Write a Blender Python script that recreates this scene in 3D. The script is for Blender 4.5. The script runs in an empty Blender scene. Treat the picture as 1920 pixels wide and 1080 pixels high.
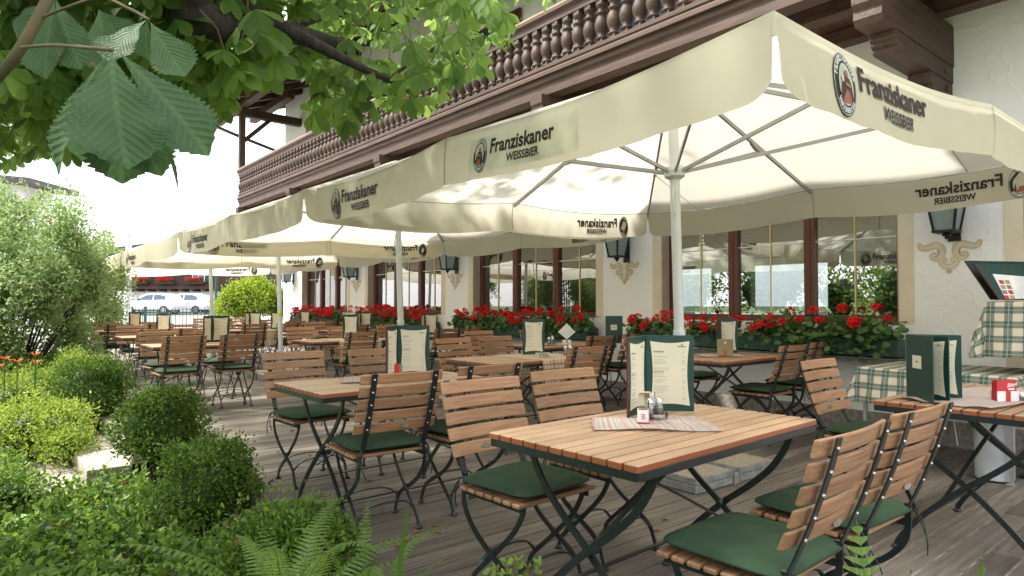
import bpy, math, random
import numpy as np
from mathutils import Vector, Matrix
random.seed(7); rng=np.random.default_rng(7)
SC=bpy.context.scene; COL=SC.collection
R=math.radians; PI=math.pi
# ------------------------------------------------------------ camera numbers
F=1220.;HZ=572.;EYE=1.225
PITCH=math.atan((HZ-540)/F); YAW=R(39.47)
_s,_c=math.sin(YAW),math.cos(YAW)
def view(px,py,depth):            # a point of the place at a given distance ahead of the camera
    a=(px-960)/F*depth; b=(HZ-py)/F*depth
    return Vector((_s*depth+_c*a,_c*depth-_s*a,EYE+b))
# ------------------------------------------------------------ materials
def nt(name):
    m=bpy.data.materials.new(name); m.use_nodes=True
    n=m.node_tree; n.nodes.clear()
    o=n.nodes.new('ShaderNodeOutputMaterial'); return m,n,o
def N(n,t,**k):
    x=n.nodes.new(t)
    for a,b in k.items():
        if a in x.inputs.keys(): x.inputs[a].default_value=b
        else: setattr(x,a,b)
    return x
def c4(c): return (c[0],c[1],c[2],1)
def mat(name,col,col2=None,rough=.6,scale=8,stretch=(1,1,1),bump=0,bscale=None,metal=0,island=0,spec=.5,trans=0,tcol=None,objrand=0,detail=4,contrast=(.35,.65),coat=0,dirt=None):
    m,n,o=nt(name); L=n.links.new
    p=N(n,'ShaderNodeBsdfPrincipled'); p.inputs['Roughness'].default_value=rough
    p.inputs['Metallic'].default_value=metal; p.inputs['Specular IOR Level'].default_value=spec
    p.inputs['Coat Weight'].default_value=coat
    col2=col2 or tuple(x*.8 for x in col)
    tc=N(n,'ShaderNodeTexCoord'); mp=N(n,'ShaderNodeMapping'); mp.inputs['Scale'].default_value=stretch
    L(tc.outputs['Object'],mp.inputs['Vector'])
    nz=N(n,'ShaderNodeTexNoise'); nz.inputs['Scale'].default_value=scale; nz.inputs['Detail'].default_value=detail
    L(mp.outputs[0],nz.inputs['Vector'])
    mr=N(n,'ShaderNodeMapRange'); mr.inputs['From Min'].default_value=contrast[0]; mr.inputs['From Max'].default_value=contrast[1]
    L(nz.outputs['Fac'],mr.inputs['Value'])
    mx=N(n,'ShaderNodeMix',data_type='RGBA'); mx.inputs[6].default_value=c4(col); mx.inputs[7].default_value=c4(col2)
    L(mr.outputs[0],mx.inputs[0]); last=mx.outputs[2]
    if dirt:
        dn=N(n,'ShaderNodeTexNoise'); dn.inputs['Scale'].default_value=dirt[0]; dn.inputs['Detail'].default_value=5
        L(tc.outputs['Object'],dn.inputs['Vector'])
        dr=N(n,'ShaderNodeMapRange'); dr.inputs['From Min'].default_value=.5; dr.inputs['From Max'].default_value=.72; dr.inputs['To Max'].default_value=dirt[2]
        L(dn.outputs['Fac'],dr.inputs['Value'])
        dm=N(n,'ShaderNodeMix',data_type='RGBA'); L(dr.outputs[0],dm.inputs[0]); L(last,dm.inputs[6]); dm.inputs[7].default_value=c4(dirt[1]); last=dm.outputs[2]
    if island or objrand:
        hs=N(n,'ShaderNodeHueSaturation'); L(last,hs.inputs['Color'])
        acc=None
        if island:
            g=N(n,'ShaderNodeNewGeometry'); r=N(n,'ShaderNodeMapRange'); r.inputs['To Min'].default_value=1-island; r.inputs['To Max'].default_value=1+island
            L(g.outputs['Random Per Island'],r.inputs['Value']); acc=r.outputs[0]
        if objrand:
            g=N(n,'ShaderNodeObjectInfo'); r=N(n,'ShaderNodeMapRange'); r.inputs['To Min'].default_value=1-objrand; r.inputs['To Max'].default_value=1+objrand
            L(g.outputs['Random'],r.inputs['Value'])
            if acc is None: acc=r.outputs[0]
            else:
                mm=N(n,'ShaderNodeMath',operation='MULTIPLY'); L(acc,mm.inputs[0]); L(r.outputs[0],mm.inputs[1]); acc=mm.outputs[0]
        L(acc,hs.inputs['Value']); last=hs.outputs[0]
    L(last,p.inputs['Base Color'])
    if bump:
        b=N(n,'ShaderNodeBump'); b.inputs['Strength'].default_value=bump; b.inputs['Distance'].default_value=.01
        if bscale:
            z=N(n,'ShaderNodeTexNoise'); z.inputs['Scale'].default_value=bscale; z.inputs['Detail'].default_value=6; L(mp.outputs[0],z.inputs['Vector']); L(z.outputs['Fac'],b.inputs['Height'])
        else: L(nz.outputs['Fac'],b.inputs['Height'])
        L(b.outputs[0],p.inputs['Normal'])
    if trans:
        t=N(n,'ShaderNodeBsdfTranslucent')
        if tcol: t.inputs[0].default_value=c4(tcol)
        else: L(last,t.inputs[0])
        ms=N(n,'ShaderNodeMixShader'); ms.inputs[0].default_value=trans
        L(p.outputs[0],ms.inputs[1]); L(t.outputs[0],ms.inputs[2]); L(ms.outputs[0],o.inputs[0])
    else: L(p.outputs[0],o.inputs[0])
    return m
def leafmat(name,a,b,trans=.35,rough=.5,spec=.4,tmul=1.6,veins=0,dead=.014):
    m,n,o=nt(name); L=n.links.new
    g=N(n,'ShaderNodeNewGeometry'); mx=N(n,'ShaderNodeMix',data_type='RGBA')
    mx.inputs[6].default_value=c4(a); mx.inputs[7].default_value=c4(b)
    tc=N(n,'ShaderNodeTexCoord'); nz=N(n,'ShaderNodeTexNoise'); nz.inputs['Scale'].default_value=2.2; L(tc.outputs['Object'],nz.inputs['Vector'])
    ad=N(n,'ShaderNodeMath',operation='ADD'); L(g.outputs['Random Per Island'],ad.inputs[0]); L(nz.outputs['Fac'],ad.inputs[1])
    su=N(n,'ShaderNodeMath',operation='SUBTRACT'); L(ad.outputs[0],su.inputs[0]); su.inputs[1].default_value=.5; su.use_clamp=True
    L(su.outputs[0],mx.inputs[0])
    p=N(n,'ShaderNodeBsdfPrincipled'); p.inputs['Roughness'].default_value=rough; p.inputs['Specular IOR Level'].default_value=spec
    last=mx.outputs[2]
    if dead:
        gt=N(n,'ShaderNodeMath',operation='LESS_THAN'); L(g.outputs['Random Per Island'],gt.inputs[0]); gt.inputs[1].default_value=dead
        dm=N(n,'ShaderNodeMix',data_type='RGBA'); L(gt.outputs[0],dm.inputs[0]); L(last,dm.inputs[6]); dm.inputs[7].default_value=(.20,.105,.035,1); last=dm.outputs[2]
    if veins:
        bn=N(n,'ShaderNodeTexNoise'); bn.inputs['Scale'].default_value=22; bn.inputs['Detail'].default_value=4; L(tc.outputs['Object'],bn.inputs['Vector'])
        bm=N(n,'ShaderNodeMapRange'); bm.inputs['From Min'].default_value=.69; bm.inputs['From Max'].default_value=.73; L(bn.outputs['Fac'],bm.inputs['Value'])
        b3=N(n,'ShaderNodeMix',data_type='RGBA'); L(bm.outputs[0],b3.inputs[0]); L(last,b3.inputs[6]); b3.inputs[7].default_value=(.25,.16,.07,1); last=b3.outputs[2]
        uv=N(n,'ShaderNodeUVMap'); sx=N(n,'ShaderNodeSeparateXYZ'); L(uv.outputs[0],sx.inputs[0])
        # side veins run obliquely off the midrib
        ab=N(n,'ShaderNodeMath',operation='ABSOLUTE'); L(sx.outputs[0],ab.inputs[0])
        m1=N(n,'ShaderNodeMath',operation='MULTIPLY'); L(ab.outputs[0],m1.inputs[0]); m1.inputs[1].default_value=-.55
        s1=N(n,'ShaderNodeMath',operation='ADD'); L(m1.outputs[0],s1.inputs[0]); L(sx.outputs[1],s1.inputs[1])
        m2=N(n,'ShaderNodeMath',operation='MULTIPLY'); L(s1.outputs[0],m2.inputs[0]); m2.inputs[1].default_value=2*PI*14
        si=N(n,'ShaderNodeMath',operation='SINE'); L(m2.outputs[0],si.inputs[0])
        pw=N(n,'ShaderNodeMapRange'); pw.inputs['From Min'].default_value=.8; pw.inputs['From Max'].default_value=1; L(si.outputs[0],pw.inputs['Value'])
        mid=N(n,'ShaderNodeMapRange'); mid.inputs['From Min'].default_value=.05; mid.inputs['From Max'].default_value=.02; L(ab.outputs[0],mid.inputs['Value'])
        mxx=N(n,'ShaderNodeMath',operation='MAXIMUM'); L(pw.outputs[0],mxx.inputs[0]); L(mid.outputs[0],mxx.inputs[1])
        sc=N(n,'ShaderNodeMath',operation='MULTIPLY'); L(mxx.outputs[0],sc.inputs[0]); sc.inputs[1].default_value=.16
        vm=N(n,'ShaderNodeMix',data_type='RGBA'); L(sc.outputs[0],vm.inputs[0]); L(last,vm.inputs[6]); vm.inputs[7].default_value=(.22,.36,.14,1); last=vm.outputs[2]
        bp=N(n,'ShaderNodeBump'); bp.inputs['Strength'].default_value=.22; bp.inputs['Distance'].default_value=.003; L(si.outputs[0],bp.inputs['Height']); L(bp.outputs[0],p.inputs['Normal'])
    L(last,p.inputs['Base Color'])
    hs=N(n,'ShaderNodeHueSaturation'); hs.inputs['Value'].default_value=tmul; hs.inputs['Hue'].default_value=.485; L(last,hs.inputs['Color'])
    t=N(n,'ShaderNodeBsdfTranslucent'); L(hs.outputs[0],t.inputs[0])
    ms=N(n,'ShaderNodeMixShader'); ms.inputs[0].default_value=trans; L(p.outputs[0],ms.inputs[1]); L(t.outputs[0],ms.inputs[2]); L(ms.outputs[0],o.inputs[0])
    return m
# --------------------------------------------------------------- mesh builder
class MB:
    def __init__(s): s.v=[]; s.f=[]; s.mi=[]; s.m=0
    def add(s,vs,fs,M=None):
        o=len(s.v)
        s.v+= [tuple(M@Vector(v)) for v in vs] if M else [tuple(v) for v in vs]
        s.f+=[tuple(i+o for i in f) for f in fs]; s.mi+=[s.m]*len(fs); return s
    def box(s,x0,x1,y0,y1,z0,z1,M=None,b=0):
        if b:
            # chamfered box
            vs=[];idx={}
            for i,(x,sx) in enumerate(((x0,1),(x1,-1))):
                for j,(y,sy) in enumerate(((y0,1),(y1,-1))):
                    for k,(z,sz) in enumerate(((z0,1),(z1,-1))):
                        for a,p in enumerate(((x,y+sy*b,z+sz*b),(x+sx*b,y,z+sz*b),(x+sx*b,y+sy*b,z))):
                            idx[i,j,k,a]=len(vs); vs.append(p)
            fs=[]
            q=lambda *t: tuple(idx[a] for a in t)
            fs+=[q((0,0,0,0),(0,0,1,0),(0,1,1,0),(0,1,0,0)),q((1,0,0,0),(1,1,0,0),(1,1,1,0),(1,0,1,0)),
                 q((0,0,0,1),(1,0,0,1),(1,0,1,1),(0,0,1,1)),q((0,1,0,1),(0,1,1,1),(1,1,1,1),(1,1,0,1)),
                 q((0,0,0,2),(0,1,0,2),(1,1,0,2),(1,0,0,2)),q((0,0,1,2),(1,0,1,2),(1,1,1,2),(0,1,1,2))]
            for j in (0,1):
                for k in (0,1): fs.append(q((0,j,k,1),(0,j,k,2),(1,j,k,2),(1,j,k,1)))
            for i in (0,1):
                for k in (0,1): fs.append(q((i,0,k,0),(i,0,k,2),(i,1,k,2),(i,1,k,0)))
            for i in (0,1):
                for j in (0,1): fs.append(q((i,j,0,0),(i,j,0,1),(i,j,1,1),(i,j,1,0)))
            for i in (0,1):
                for j in (0,1):
                    for k in (0,1): fs.append(q((i,j,k,0),(i,j,k,1),(i,j,k,2)))
            return s.add(vs,fs,M)
        vs=[(x,y,z) for x in (x0,x1) for y in (y0,y1) for z in (z0,z1)]
        return s.add(vs,[(0,1,3,2),(4,6,7,5),(0,4,5,1),(2,3,7,6),(0,2,6,4),(1,5,7,3)],M)
    def sweep(s,path,side,ws,wn,M=None,caps=True):
        side=Vector(side).normalized(); vs=[];fs=[];n=len(path); P=[Vector(p) for p in path]
        for i,p in enumerate(P):
            t=(P[min(i+1,n-1)]-P[max(i-1,0)]).normalized(); nn=side.cross(t).normalized()
            w1=ws[i] if isinstance(ws,(list,tuple)) else ws; w2=wn[i] if isinstance(wn,(list,tuple)) else wn
            for a,b in ((-1,-1),(1,-1),(1,1),(-1,1)): vs.append(p+side*a*w1/2+nn*b*w2/2)
        for i in range(n-1):
            for k in range(4): fs.append((i*4+k,i*4+(k+1)%4,i*4+4+(k+1)%4,i*4+4+k))
        if caps: fs+=[(0,3,2,1),((n-1)*4,(n-1)*4+1,(n-1)*4+2,(n-1)*4+3)]
        return s.add(vs,fs,M)
    def tube(s,path,r,seg=8,M=None,caps=True):
        vs=[];fs=[];n=len(path);P=[Vector(p) for p in path]; ref=None
        for i,p in enumerate(P):
            t=(P[min(i+1,n-1)]-P[max(i-1,0)]).normalized()
            if ref is None: ref=Vector((0,0,1)) if abs(t.z)<.9 else Vector((1,0,0))
            a=t.cross(ref).normalized(); b=a.cross(t).normalized(); ref=b
            rr=r[i] if isinstance(r,(list,tuple)) else r
            for k in range(seg):
                q=2*PI*k/seg; vs.append(p+a*math.cos(q)*rr+b*math.sin(q)*rr)
        for i in range(n-1):
            for k in range(seg): fs.append((i*seg+k,i*seg+(k+1)%seg,(i+1)*seg+(k+1)%seg,(i+1)*seg+k))
        if caps: fs+=[tuple(range(seg-1,-1,-1)),tuple((n-1)*seg+k for k in range(seg))]
        return s.add(vs,fs,M)
    def lathe(s,prof,seg=16,c=(0,0,0),M=None,caps=True,sq=0):
        vs=[];fs=[]
        for r,z in prof:
            for k in range(seg):
                q=2*PI*k/seg+ (PI/4 if seg==4 else 0); vs.append((c[0]+r*math.cos(q),c[1]+r*math.sin(q),c[2]+z))
        n=len(prof)
        for i in range(n-1):
            for k in range(seg): fs.append((i*seg+k,i*seg+(k+1)%seg,(i+1)*seg+(k+1)%seg,(i+1)*seg+k))
        if caps: fs+=[tuple(range(seg-1,-1,-1)),tuple((n-1)*seg+k for k in range(seg))]
        return s.add(vs,fs,M)
    def prism(s,poly,d0,d1,fn,M=None):     # poly of (a,b); fn(a,b,d) -> xyz
        n=len(poly); vs=[fn(a,b,d0) for a,b in poly]+[fn(a,b,d1) for a,b in poly]
        fs=[tuple(range(n-1,-1,-1)),tuple(range(n,2*n))]+[(i,(i+1)%n,n+(i+1)%n,n+i) for i in range(n)]
        return s.add(vs,fs,M)
    def build(s,name,m,parent=None,smooth=False):
        me=bpy.data.meshes.new(name); me.from_pydata(s.v,[],s.f)
        ms=m if isinstance(m,(list,tuple)) else [m]
        for x in ms: me.materials.append(x)
        if len(ms)>1: me.polygons.foreach_set('material_index',s.mi)
        if smooth: me.polygons.foreach_set('use_smooth',[True]*len(me.polygons))
        me.update(); o=bpy.data.objects.new(name,me); COL.objects.link(o)
        if parent: o.parent=parent
        return o
def npmesh(name,verts,faces,m,parent=None,smooth=False,uv=None):  # verts (n,3), faces (k,4)
    me=bpy.data.meshes.new(name); nv=len(verts); nf=len(faces); w=faces.shape[1]
    me.vertices.add(nv); me.vertices.foreach_set('co',np.ascontiguousarray(verts,dtype=np.float32).ravel())
    me.loops.add(nf*w); me.loops.foreach_set('vertex_index',np.ascontiguousarray(faces,dtype=np.int32).ravel())
    me.polygons.add(nf); me.polygons.foreach_set('loop_start',np.arange(0,nf*w,w,dtype=np.int32))
    try: me.polygons.foreach_set('loop_total',np.full(nf,w,dtype=np.int32))
    except Exception: pass
    if smooth: me.polygons.foreach_set('use_smooth',np.ones(nf,dtype=bool))
    if uv is not None:
        l=me.uv_layers.new(name='UVMap'); l.data.foreach_set('uv',np.ascontiguousarray(uv[faces.ravel()],dtype=np.float32).ravel())
    me.update(calc_edges=True); me.materials.append(m)
    o=bpy.data.objects.new(name,me); COL.objects.link(o)
    if parent: o.parent=parent
    return o
def tag(o,label=None,cat=None,group=None,kind=None):
    if label: o['label']=label
    if cat: o['category']=cat
    if group: o['group']=group
    if kind: o['kind']=kind
    return o
def thing(name,label,cat,loc=(0,0,0),rz=0,group=None):
    o=bpy.data.objects.new(name,None); COL.objects.link(o); o.location=loc; o.rotation_euler=(0,0,rz); o.empty_display_size=.1
    return tag(o,label,cat,group)
def dup(root,loc,rz,label=None,group=None):
    r=root.copy(); COL.objects.link(r); r.location=loc; r.rotation_euler=(0,0,rz)
    if label: r['label']=label
    if group: r['group']=group
    for ch in list(root.children):
        c=ch.copy(); COL.objects.link(c); c.parent=r
        for g in ch.children:
            d=g.copy(); COL.objects.link(d); d.parent=c
    return r
_tc={}
def textmesh(body,size,bold=0,align='LEFT',shear=0):
    k=(body,size,bold,align,shear)
    if k in _tc: return _tc[k]
    cu=bpy.data.curves.new('t','FONT'); cu.body=body; cu.size=size; cu.offset=bold; cu.resolution_u=3; cu.align_x=align; cu.shear=shear
    ob=bpy.data.objects.new('t',cu); COL.objects.link(ob); bpy.context.view_layer.update()
    dg=bpy.context.evaluated_depsgraph_get(); me=bpy.data.meshes.new_from_object(ob.evaluated_get(dg))
    vs=[(v.co.x,v.co.y) for v in me.vertices]; fs=[tuple(p.vertices) for p in me.polygons]
    bpy.data.objects.remove(ob); bpy.data.meshes.remove(me)
    _tc[k]=(vs,fs); return _tc[k]
def addtext(mb,body,size,fn,bold=0,align='LEFT',squash=1,shear=0):   # fn(u,v)->xyz
    vs,fs=textmesh(body,size,bold,align,shear); mb.add([fn(u*squash,v) for u,v in vs],fs)
def bez(pts,n=6):                                            # smooth polyline through points
    P=[Vector(p) for p in pts]; out=[]
    for i in range(len(P)-1):
        p0=P[max(i-1,0)];p1=P[i];p2=P[i+1];p3=P[min(i+2,len(P)-1)]
        for k in range(n):
            t=k/n; out.append(.5*((2*p1)+(p2-p0)*t+(2*p0-5*p1+4*p2-p3)*t*t+(3*p1-p0-3*p2+p3)*t*t*t))
    out.append(P[-1]); return out
def ribbon(mb,pts,w,fn,close=False):                         # flat painted stroke in a plane
    n=len(pts); vs=[];fs=[]
    for i in range(n):
        a=pts[max(i-1,0)];b=pts[min(i+1,n-1)]; dx,dy=b[0]-a[0],b[1]-a[1]; l=math.hypot(dx,dy) or 1
        ww=w[i] if isinstance(w,(list,tuple)) else w
        nx,ny=-dy/l*ww/2,dx/l*ww/2
        vs+=[fn(pts[i][0]+nx,pts[i][1]+ny),fn(pts[i][0]-nx,pts[i][1]-ny)]
    for i in range(n-1): fs.append((2*i,2*i+1,2*i+3,2*i+2))
    mb.add(vs,fs)
def disc(mb,c,rx,ry,fn,n=20):
    mb.add([fn(c[0]+rx*math.cos(2*PI*k/n),c[1]+ry*math.sin(2*PI*k/n)) for k in range(n)],[tuple(range(n))])
# leaves: many small folded leaves as one mesh
def leaves(P,D,S,L,W,fold=.18,curl=.15):
    """P base points, D directions, S side vectors, L lengths, W widths -> verts, faces (2 quads a leaf)"""
    n=len(P); Nn=np.cross(D,S)
    L=L[:,None];W=W[:,None]
    v=np.empty((n,6,3))
    v[:,0]=P
    v[:,1]=P+D*L*.45+S*W*.5+Nn*W*fold
    v[:,2]=P+D*L*.82+S*W*.32+Nn*(W*fold*.6-L*curl*.5)
    v[:,3]=P+D*L-Nn*L*curl
    v[:,4]=P+D*L*.82-S*W*.32+Nn*(W*fold*.6-L*curl*.5)
    v[:,5]=P+D*L*.45-S*W*.5+Nn*W*fold
    f=np.array([[0,1,2,3],[0,3,4,5]])
    F_=(np.arange(n)[:,None,None]*6+f[None]).reshape(-1,4)
    return v.reshape(-1,3),F_
def unit(a): return a/np.maximum(np.linalg.norm(a,axis=-1,keepdims=True),1e-9)
def randleaves(P,out,size,jit=.9,wr=.5,vary=.35,down=0):
    n=len(P); D=unit(out+rng.normal(0,jit,(n,3))+np.array([0,0,-down])); S=unit(np.cross(D,rng.normal(0,1,(n,3))))
    L=size*(1+rng.uniform(-vary,vary,n)); return leaves(P,D,S,L,L*wr)
def lumpy(dirs,seed,amp=.18,k=3.):
    r=np.random.default_rng(seed); s=np.zeros(len(dirs))
    for i in range(7):
        w=r.normal(0,k,3); s+=np.sin(dirs@w+r.uniform(0,6))*amp/2.2
    return 1+s
def bushverts(c,rad,n,size,seed=0,amp=.15,shell=.45,flat=0,wr=.5,down=0,tuft=0):
    c=np.array(c,float); rad=np.array(rad,float)
    d=unit(rng.normal(0,1,(n,3)));  d[:,2]=np.where(d[:,2]<-.6,-d[:,2],d[:,2])
    rr=lumpy(d,seed,amp)*(1-shell*rng.uniform(0,1,n)**1.7)
    if tuft: rr*=1+tuft*(rng.uniform(0,1,n)**6)
    P=c+d*rr[:,None]*rad
    return randleaves(P,d*.8+np.array([0,0,.25]),size,wr=wr,down=down)
def merge(parts):
    V=[];Fs=[];o=0
    for v,f in parts: V.append(v);Fs.append(f+o);o+=len(v)
    return np.concatenate(V),np.concatenate(Fs)
def core(c,rad,seed,scale=.72,amp=.15):  # opaque lump added inside a bush to block light through the leaves
    n1,n2=14,10; vs=[]; fs=[]
    for j in range(n2+1):
        for i in range(n1):
            th=PI*j/n2; ph=2*PI*i/n1; vs.append((math.sin(th)*math.cos(ph),math.sin(th)*math.sin(ph),math.cos(th)))
    d=np.array(vs); v=np.array(c)+d*lumpy(d,seed,amp)[:,None]*np.array(rad)*scale
    for j in range(n2):
        for i in range(n1): fs.append((j*n1+i,(j+1)*n1+i,(j+1)*n1+(i+1)%n1,j*n1+(i+1)%n1))
    return v,np.array(fs)
# ---------------------------------------------------------------- materials
M_wood=mat('beech_slat',(.39,.215,.115),(.26,.132,.068),rough=.5,scale=3,stretch=(1.5,30,30),island=.17,objrand=.17,bump=.25,contrast=(.3,.7),dirt=(4,(.22,.12,.065),.45))
M_top=mat('table_slat',(.48,.315,.19),(.39,.24,.135),rough=.4,scale=3,stretch=(1.2,34,34),island=.12,objrand=.12,bump=.2,dirt=(2.5,(.34,.2,.11),.5))
M_topedge=mat('table_edge_varnish',(.34,.10,.042),rough=.4,scale=5)
M_iron=mat('black_green_steel',(.012,.017,.018),(.02,.026,.027),rough=.32,scale=30,spec=.55)
M_rivet=mat('zinc_rivet',(.6,.6,.58),rough=.25,metal=.9,scale=20)
M_cush=mat('green_cushion_cloth',(.022,.046,.024),(.034,.066,.034),rough=.9,scale=7,bump=.5,bscale=28,spec=.25,objrand=.12)
M_tie=mat('green_tie',(.012,.035,.018),rough=.9)
M_deck=mat('weathered_larch_deck',(.215,.185,.155),(.11,.093,.077),rough=.72,scale=1.6,stretch=(1.2,22,10),island=.3,bump=.45,contrast=(.3,.7),dirt=(.9,(.06,.05,.04),.65),spec=.3)
M_deckgap=mat('deck_joint_strip',(.66,.59,.48),(.25,.21,.17),rough=.8)
M_step=mat('pale_step_board',(.42,.37,.31),(.33,.29,.24),rough=.75,scale=3,stretch=(18,1.5,10),bump=.2)
M_soil=mat('garden_soil',(.035,.026,.016),(.02,.03,.01),rough=.95,scale=6,bump=.6)
M_plinth=mat('rough_concrete',(.33,.30,.26),(.2,.18,.155),rough=.9,scale=26,bump=.8,detail=8)
M_trim=mat('painted_ochre_band',(.72,.63,.48),(.67,.58,.43),rough=.8,scale=5,bump=.15)
M_taupe=mat('painted_reveal',(.42,.35,.28),(.38,.31,.25),rough=.8,scale=5)
M_orn1=mat('fresco_pale_ochre',(.74,.64,.47),rough=.85,scale=6)
M_orn2=mat('fresco_line_brown',(.52,.42,.30),rough=.85,scale=6)
M_frame=mat('red_brown_window_frame',(.13,.038,.022),(.105,.03,.018),rough=.35,scale=4,stretch=(20,20,2))
M_gold=mat('brass_muntin',(.75,.6,.3),rough=.3,metal=.3)
M_muntw=mat('pale_muntin',(.8,.78,.68),rough=.4)
M_balc=mat('dark_carved_oak',(.095,.05,.032),(.035,.02,.013),rough=.62,scale=3,stretch=(14,14,2.5),bump=.4,objrand=.22,contrast=(.3,.7))
M_beam=mat('dark_oak_beam',(.10,.05,.032),(.042,.023,.015),rough=.6,scale=2,stretch=(12,1.5,12),bump=.35,contrast=(.3,.7))
M_beamx=mat('dark_oak_bracket',(.085,.045,.03),(.038,.022,.015),rough=.6,scale=2,stretch=(1.5,12,12),bump=.4,contrast=(.3,.7))
M_soff=mat('oak_soffit_boards',(.12,.052,.034),(.06,.028,.018),rough=.6,scale=2,stretch=(1.5,12,12),bump=.3,island=.2)
M_rail=mat('pale_pine_rail',(.5,.34,.2),rough=.6,scale=3,stretch=(14,1,14))
M_roof=mat('grey_roof_sheet',(.09,.085,.085),(.06,.055,.055),rough=.6,scale=6)
M_gutter=mat('gutter_zinc',(.12,.12,.13),rough=.4,metal=.6)
M_pole=mat('white_lacquered_pole',(.66,.69,.69),(.6,.63,.63),rough=.3,scale=9,dirt=(5,(.5,.48,.42),.25))
M_rib=mat('grey_aluminium_rib',(.36,.37,.36),(.3,.31,.3),rough=.4,metal=.25,scale=10)
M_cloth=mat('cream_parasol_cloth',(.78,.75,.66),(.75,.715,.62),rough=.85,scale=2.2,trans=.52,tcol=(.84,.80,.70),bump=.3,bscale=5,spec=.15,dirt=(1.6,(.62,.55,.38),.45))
M_val=mat('tree_shaded_valance_cloth',(.46,.465,.35),(.41,.415,.31),rough=.9,scale=3,trans=.58,tcol=(.97,.92,.78),bump=.5,bscale=5,spec=.15,dirt=(2.5,(.5,.47,.3),.35))  # canopy cloth darkened and greened: the tree's shade put into the base colour
M_patch=mat('sewn_print_patch',(.72,.71,.55),rough=.85,scale=5,trans=.3,tcol=(.8,.75,.55))
M_seam=mat('seam_thread',(.36,.33,.24),rough=.9,trans=.1)
M_print=mat('dark_print',(.022,.018,.016),rough=.7,trans=.06,tcol=(.1,.06,.04))
M_pred=mat('print_shadow_red',(.33,.11,.07),rough=.7)
M_pwhite=mat('print_white',(.75,.75,.72),rough=.7,trans=.3,tcol=(.7,.7,.65))
M_pbrown=mat('print_brown',(.09,.04,.025),rough=.7,trans=.2,tcol=(.16,.07,.04))
M_pskin=mat('print_tan',(.38,.2,.1),rough=.7,trans=.2,tcol=(.4,.22,.1))
M_pgrey=mat('print_grey',(.25,.25,.27),rough=.7)
M_green=mat('dark_green_leatherette',(.008,.05,.04),(.006,.04,.032),rough=.38,scale=30,bump=.1)
M_paper=mat('cream_menu_paper',(.70,.65,.50),(.67,.615,.465),rough=.7,scale=4)
M_ink=mat('grey_print_line',(.3,.28,.24),rough=.8)
M_inkg=mat('green_print_mark',(.16,.24,.14),rough=.8)
M_white=mat('white_card',(.8,.79,.76),rough=.6)
M_red=mat('red_card',(.55,.02,.03),rough=.45)
M_maroon=mat('maroon_edge',(.12,.015,.02),rough=.5)
M_kraft=mat('olive_card',(.28,.24,.12),rough=.7)
M_salt=mat('salt_grains',(.7,.68,.62),rough=.8)
M_spice=mat('pepper_mix',(.45,.36,.25),(.25,.2,.14),rough=.9,scale=200)
M_steel=mat('bright_steel',(.7,.7,.7),rough=.2,metal=1)
M_black=mat('matt_black',(.012,.012,.013),rough=.5)
M_planter=mat('bottle_green_planter',(.008,.052,.032),(.006,.038,.024),rough=.5,scale=4,stretch=(2,2,14),bump=.25,dirt=(6,(.03,.07,.045),.6))
M_ledge=mat('mossy_ledge',(.12,.13,.10),(.07,.08,.06),rough=.9,scale=20)
M_slab=mat('exposed_aggregate',(.42,.36,.28),(.24,.2,.155),rough=.9,scale=70,bump=.9,detail=3,contrast=(.42,.58))
M_conc=mat('cut_concrete_side',(.30,.30,.28),(.2,.2,.19),rough=.9,scale=18,bump=.5)
M_galv=mat('galvanised_steel',(.5,.52,.53),rough=.4,metal=.7,scale=30)
M_bark=mat('chestnut_bark',(.045,.034,.025),(.018,.014,.011),rough=.95,scale=9,stretch=(4,4,1),bump=1)
M_twig=mat('young_twig',(.16,.12,.06),(.09,.08,.035),rough=.8,scale=9)
L_ches=leafmat('chestnut_leaf',(.125,.205,.04),(.05,.105,.022),trans=.52,tmul=2.8,rough=.6,spec=.22,dead=.002)
L_big=leafmat('chestnut_leaf_near',(.08,.15,.06),(.05,.105,.042),trans=.3,tmul=1.8,rough=.55,spec=.35,veins=1,dead=0)
L_box=leafmat('box_leaf',(.16,.28,.032),(.028,.075,.013),trans=.35,tmul=1.6,rough=.4)
L_lime=leafmat('lime_leaf',(.33,.42,.07),(.17,.28,.035),trans=.35)
L_grey=leafmat('grey_green_leaf',(.31,.41,.17),(.17,.27,.09),trans=.35,tmul=1.7)
L_cover=leafmat('ground_cover_leaf',(.20,.33,.05),(.03,.08,.013),trans=.35,tmul=1.8)
L_dark=leafmat('dark_core_green',(.045,.10,.016),(.02,.055,.01),trans=.3)  # dark green for the light-blocking cores added inside the bushes
L_yell=leafmat('yellow_green_leaf',(.34,.42,.03),(.12,.22,.02),trans=.35)
L_fern=leafmat('fern_leaf',(.17,.27,.06),(.09,.17,.035),trans=.4,tmul=1.8)
L_ger=leafmat('geranium_leaf',(.10,.19,.045),(.04,.095,.025),trans=.25,tmul=1.6)
L_grass=leafmat('grass_blade',(.12,.24,.03),(.07,.16,.02),trans=.4)
M_petal=leafmat('geranium_petal',(.85,.02,.012),(.65,.008,.012),dead=0,trans=.3,tmul=1.2,rough=.6)
M_orange=leafmat('lily_petal',(.8,.16,.01),(.7,.1,.01),trans=.4,tmul=1.3)
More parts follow.
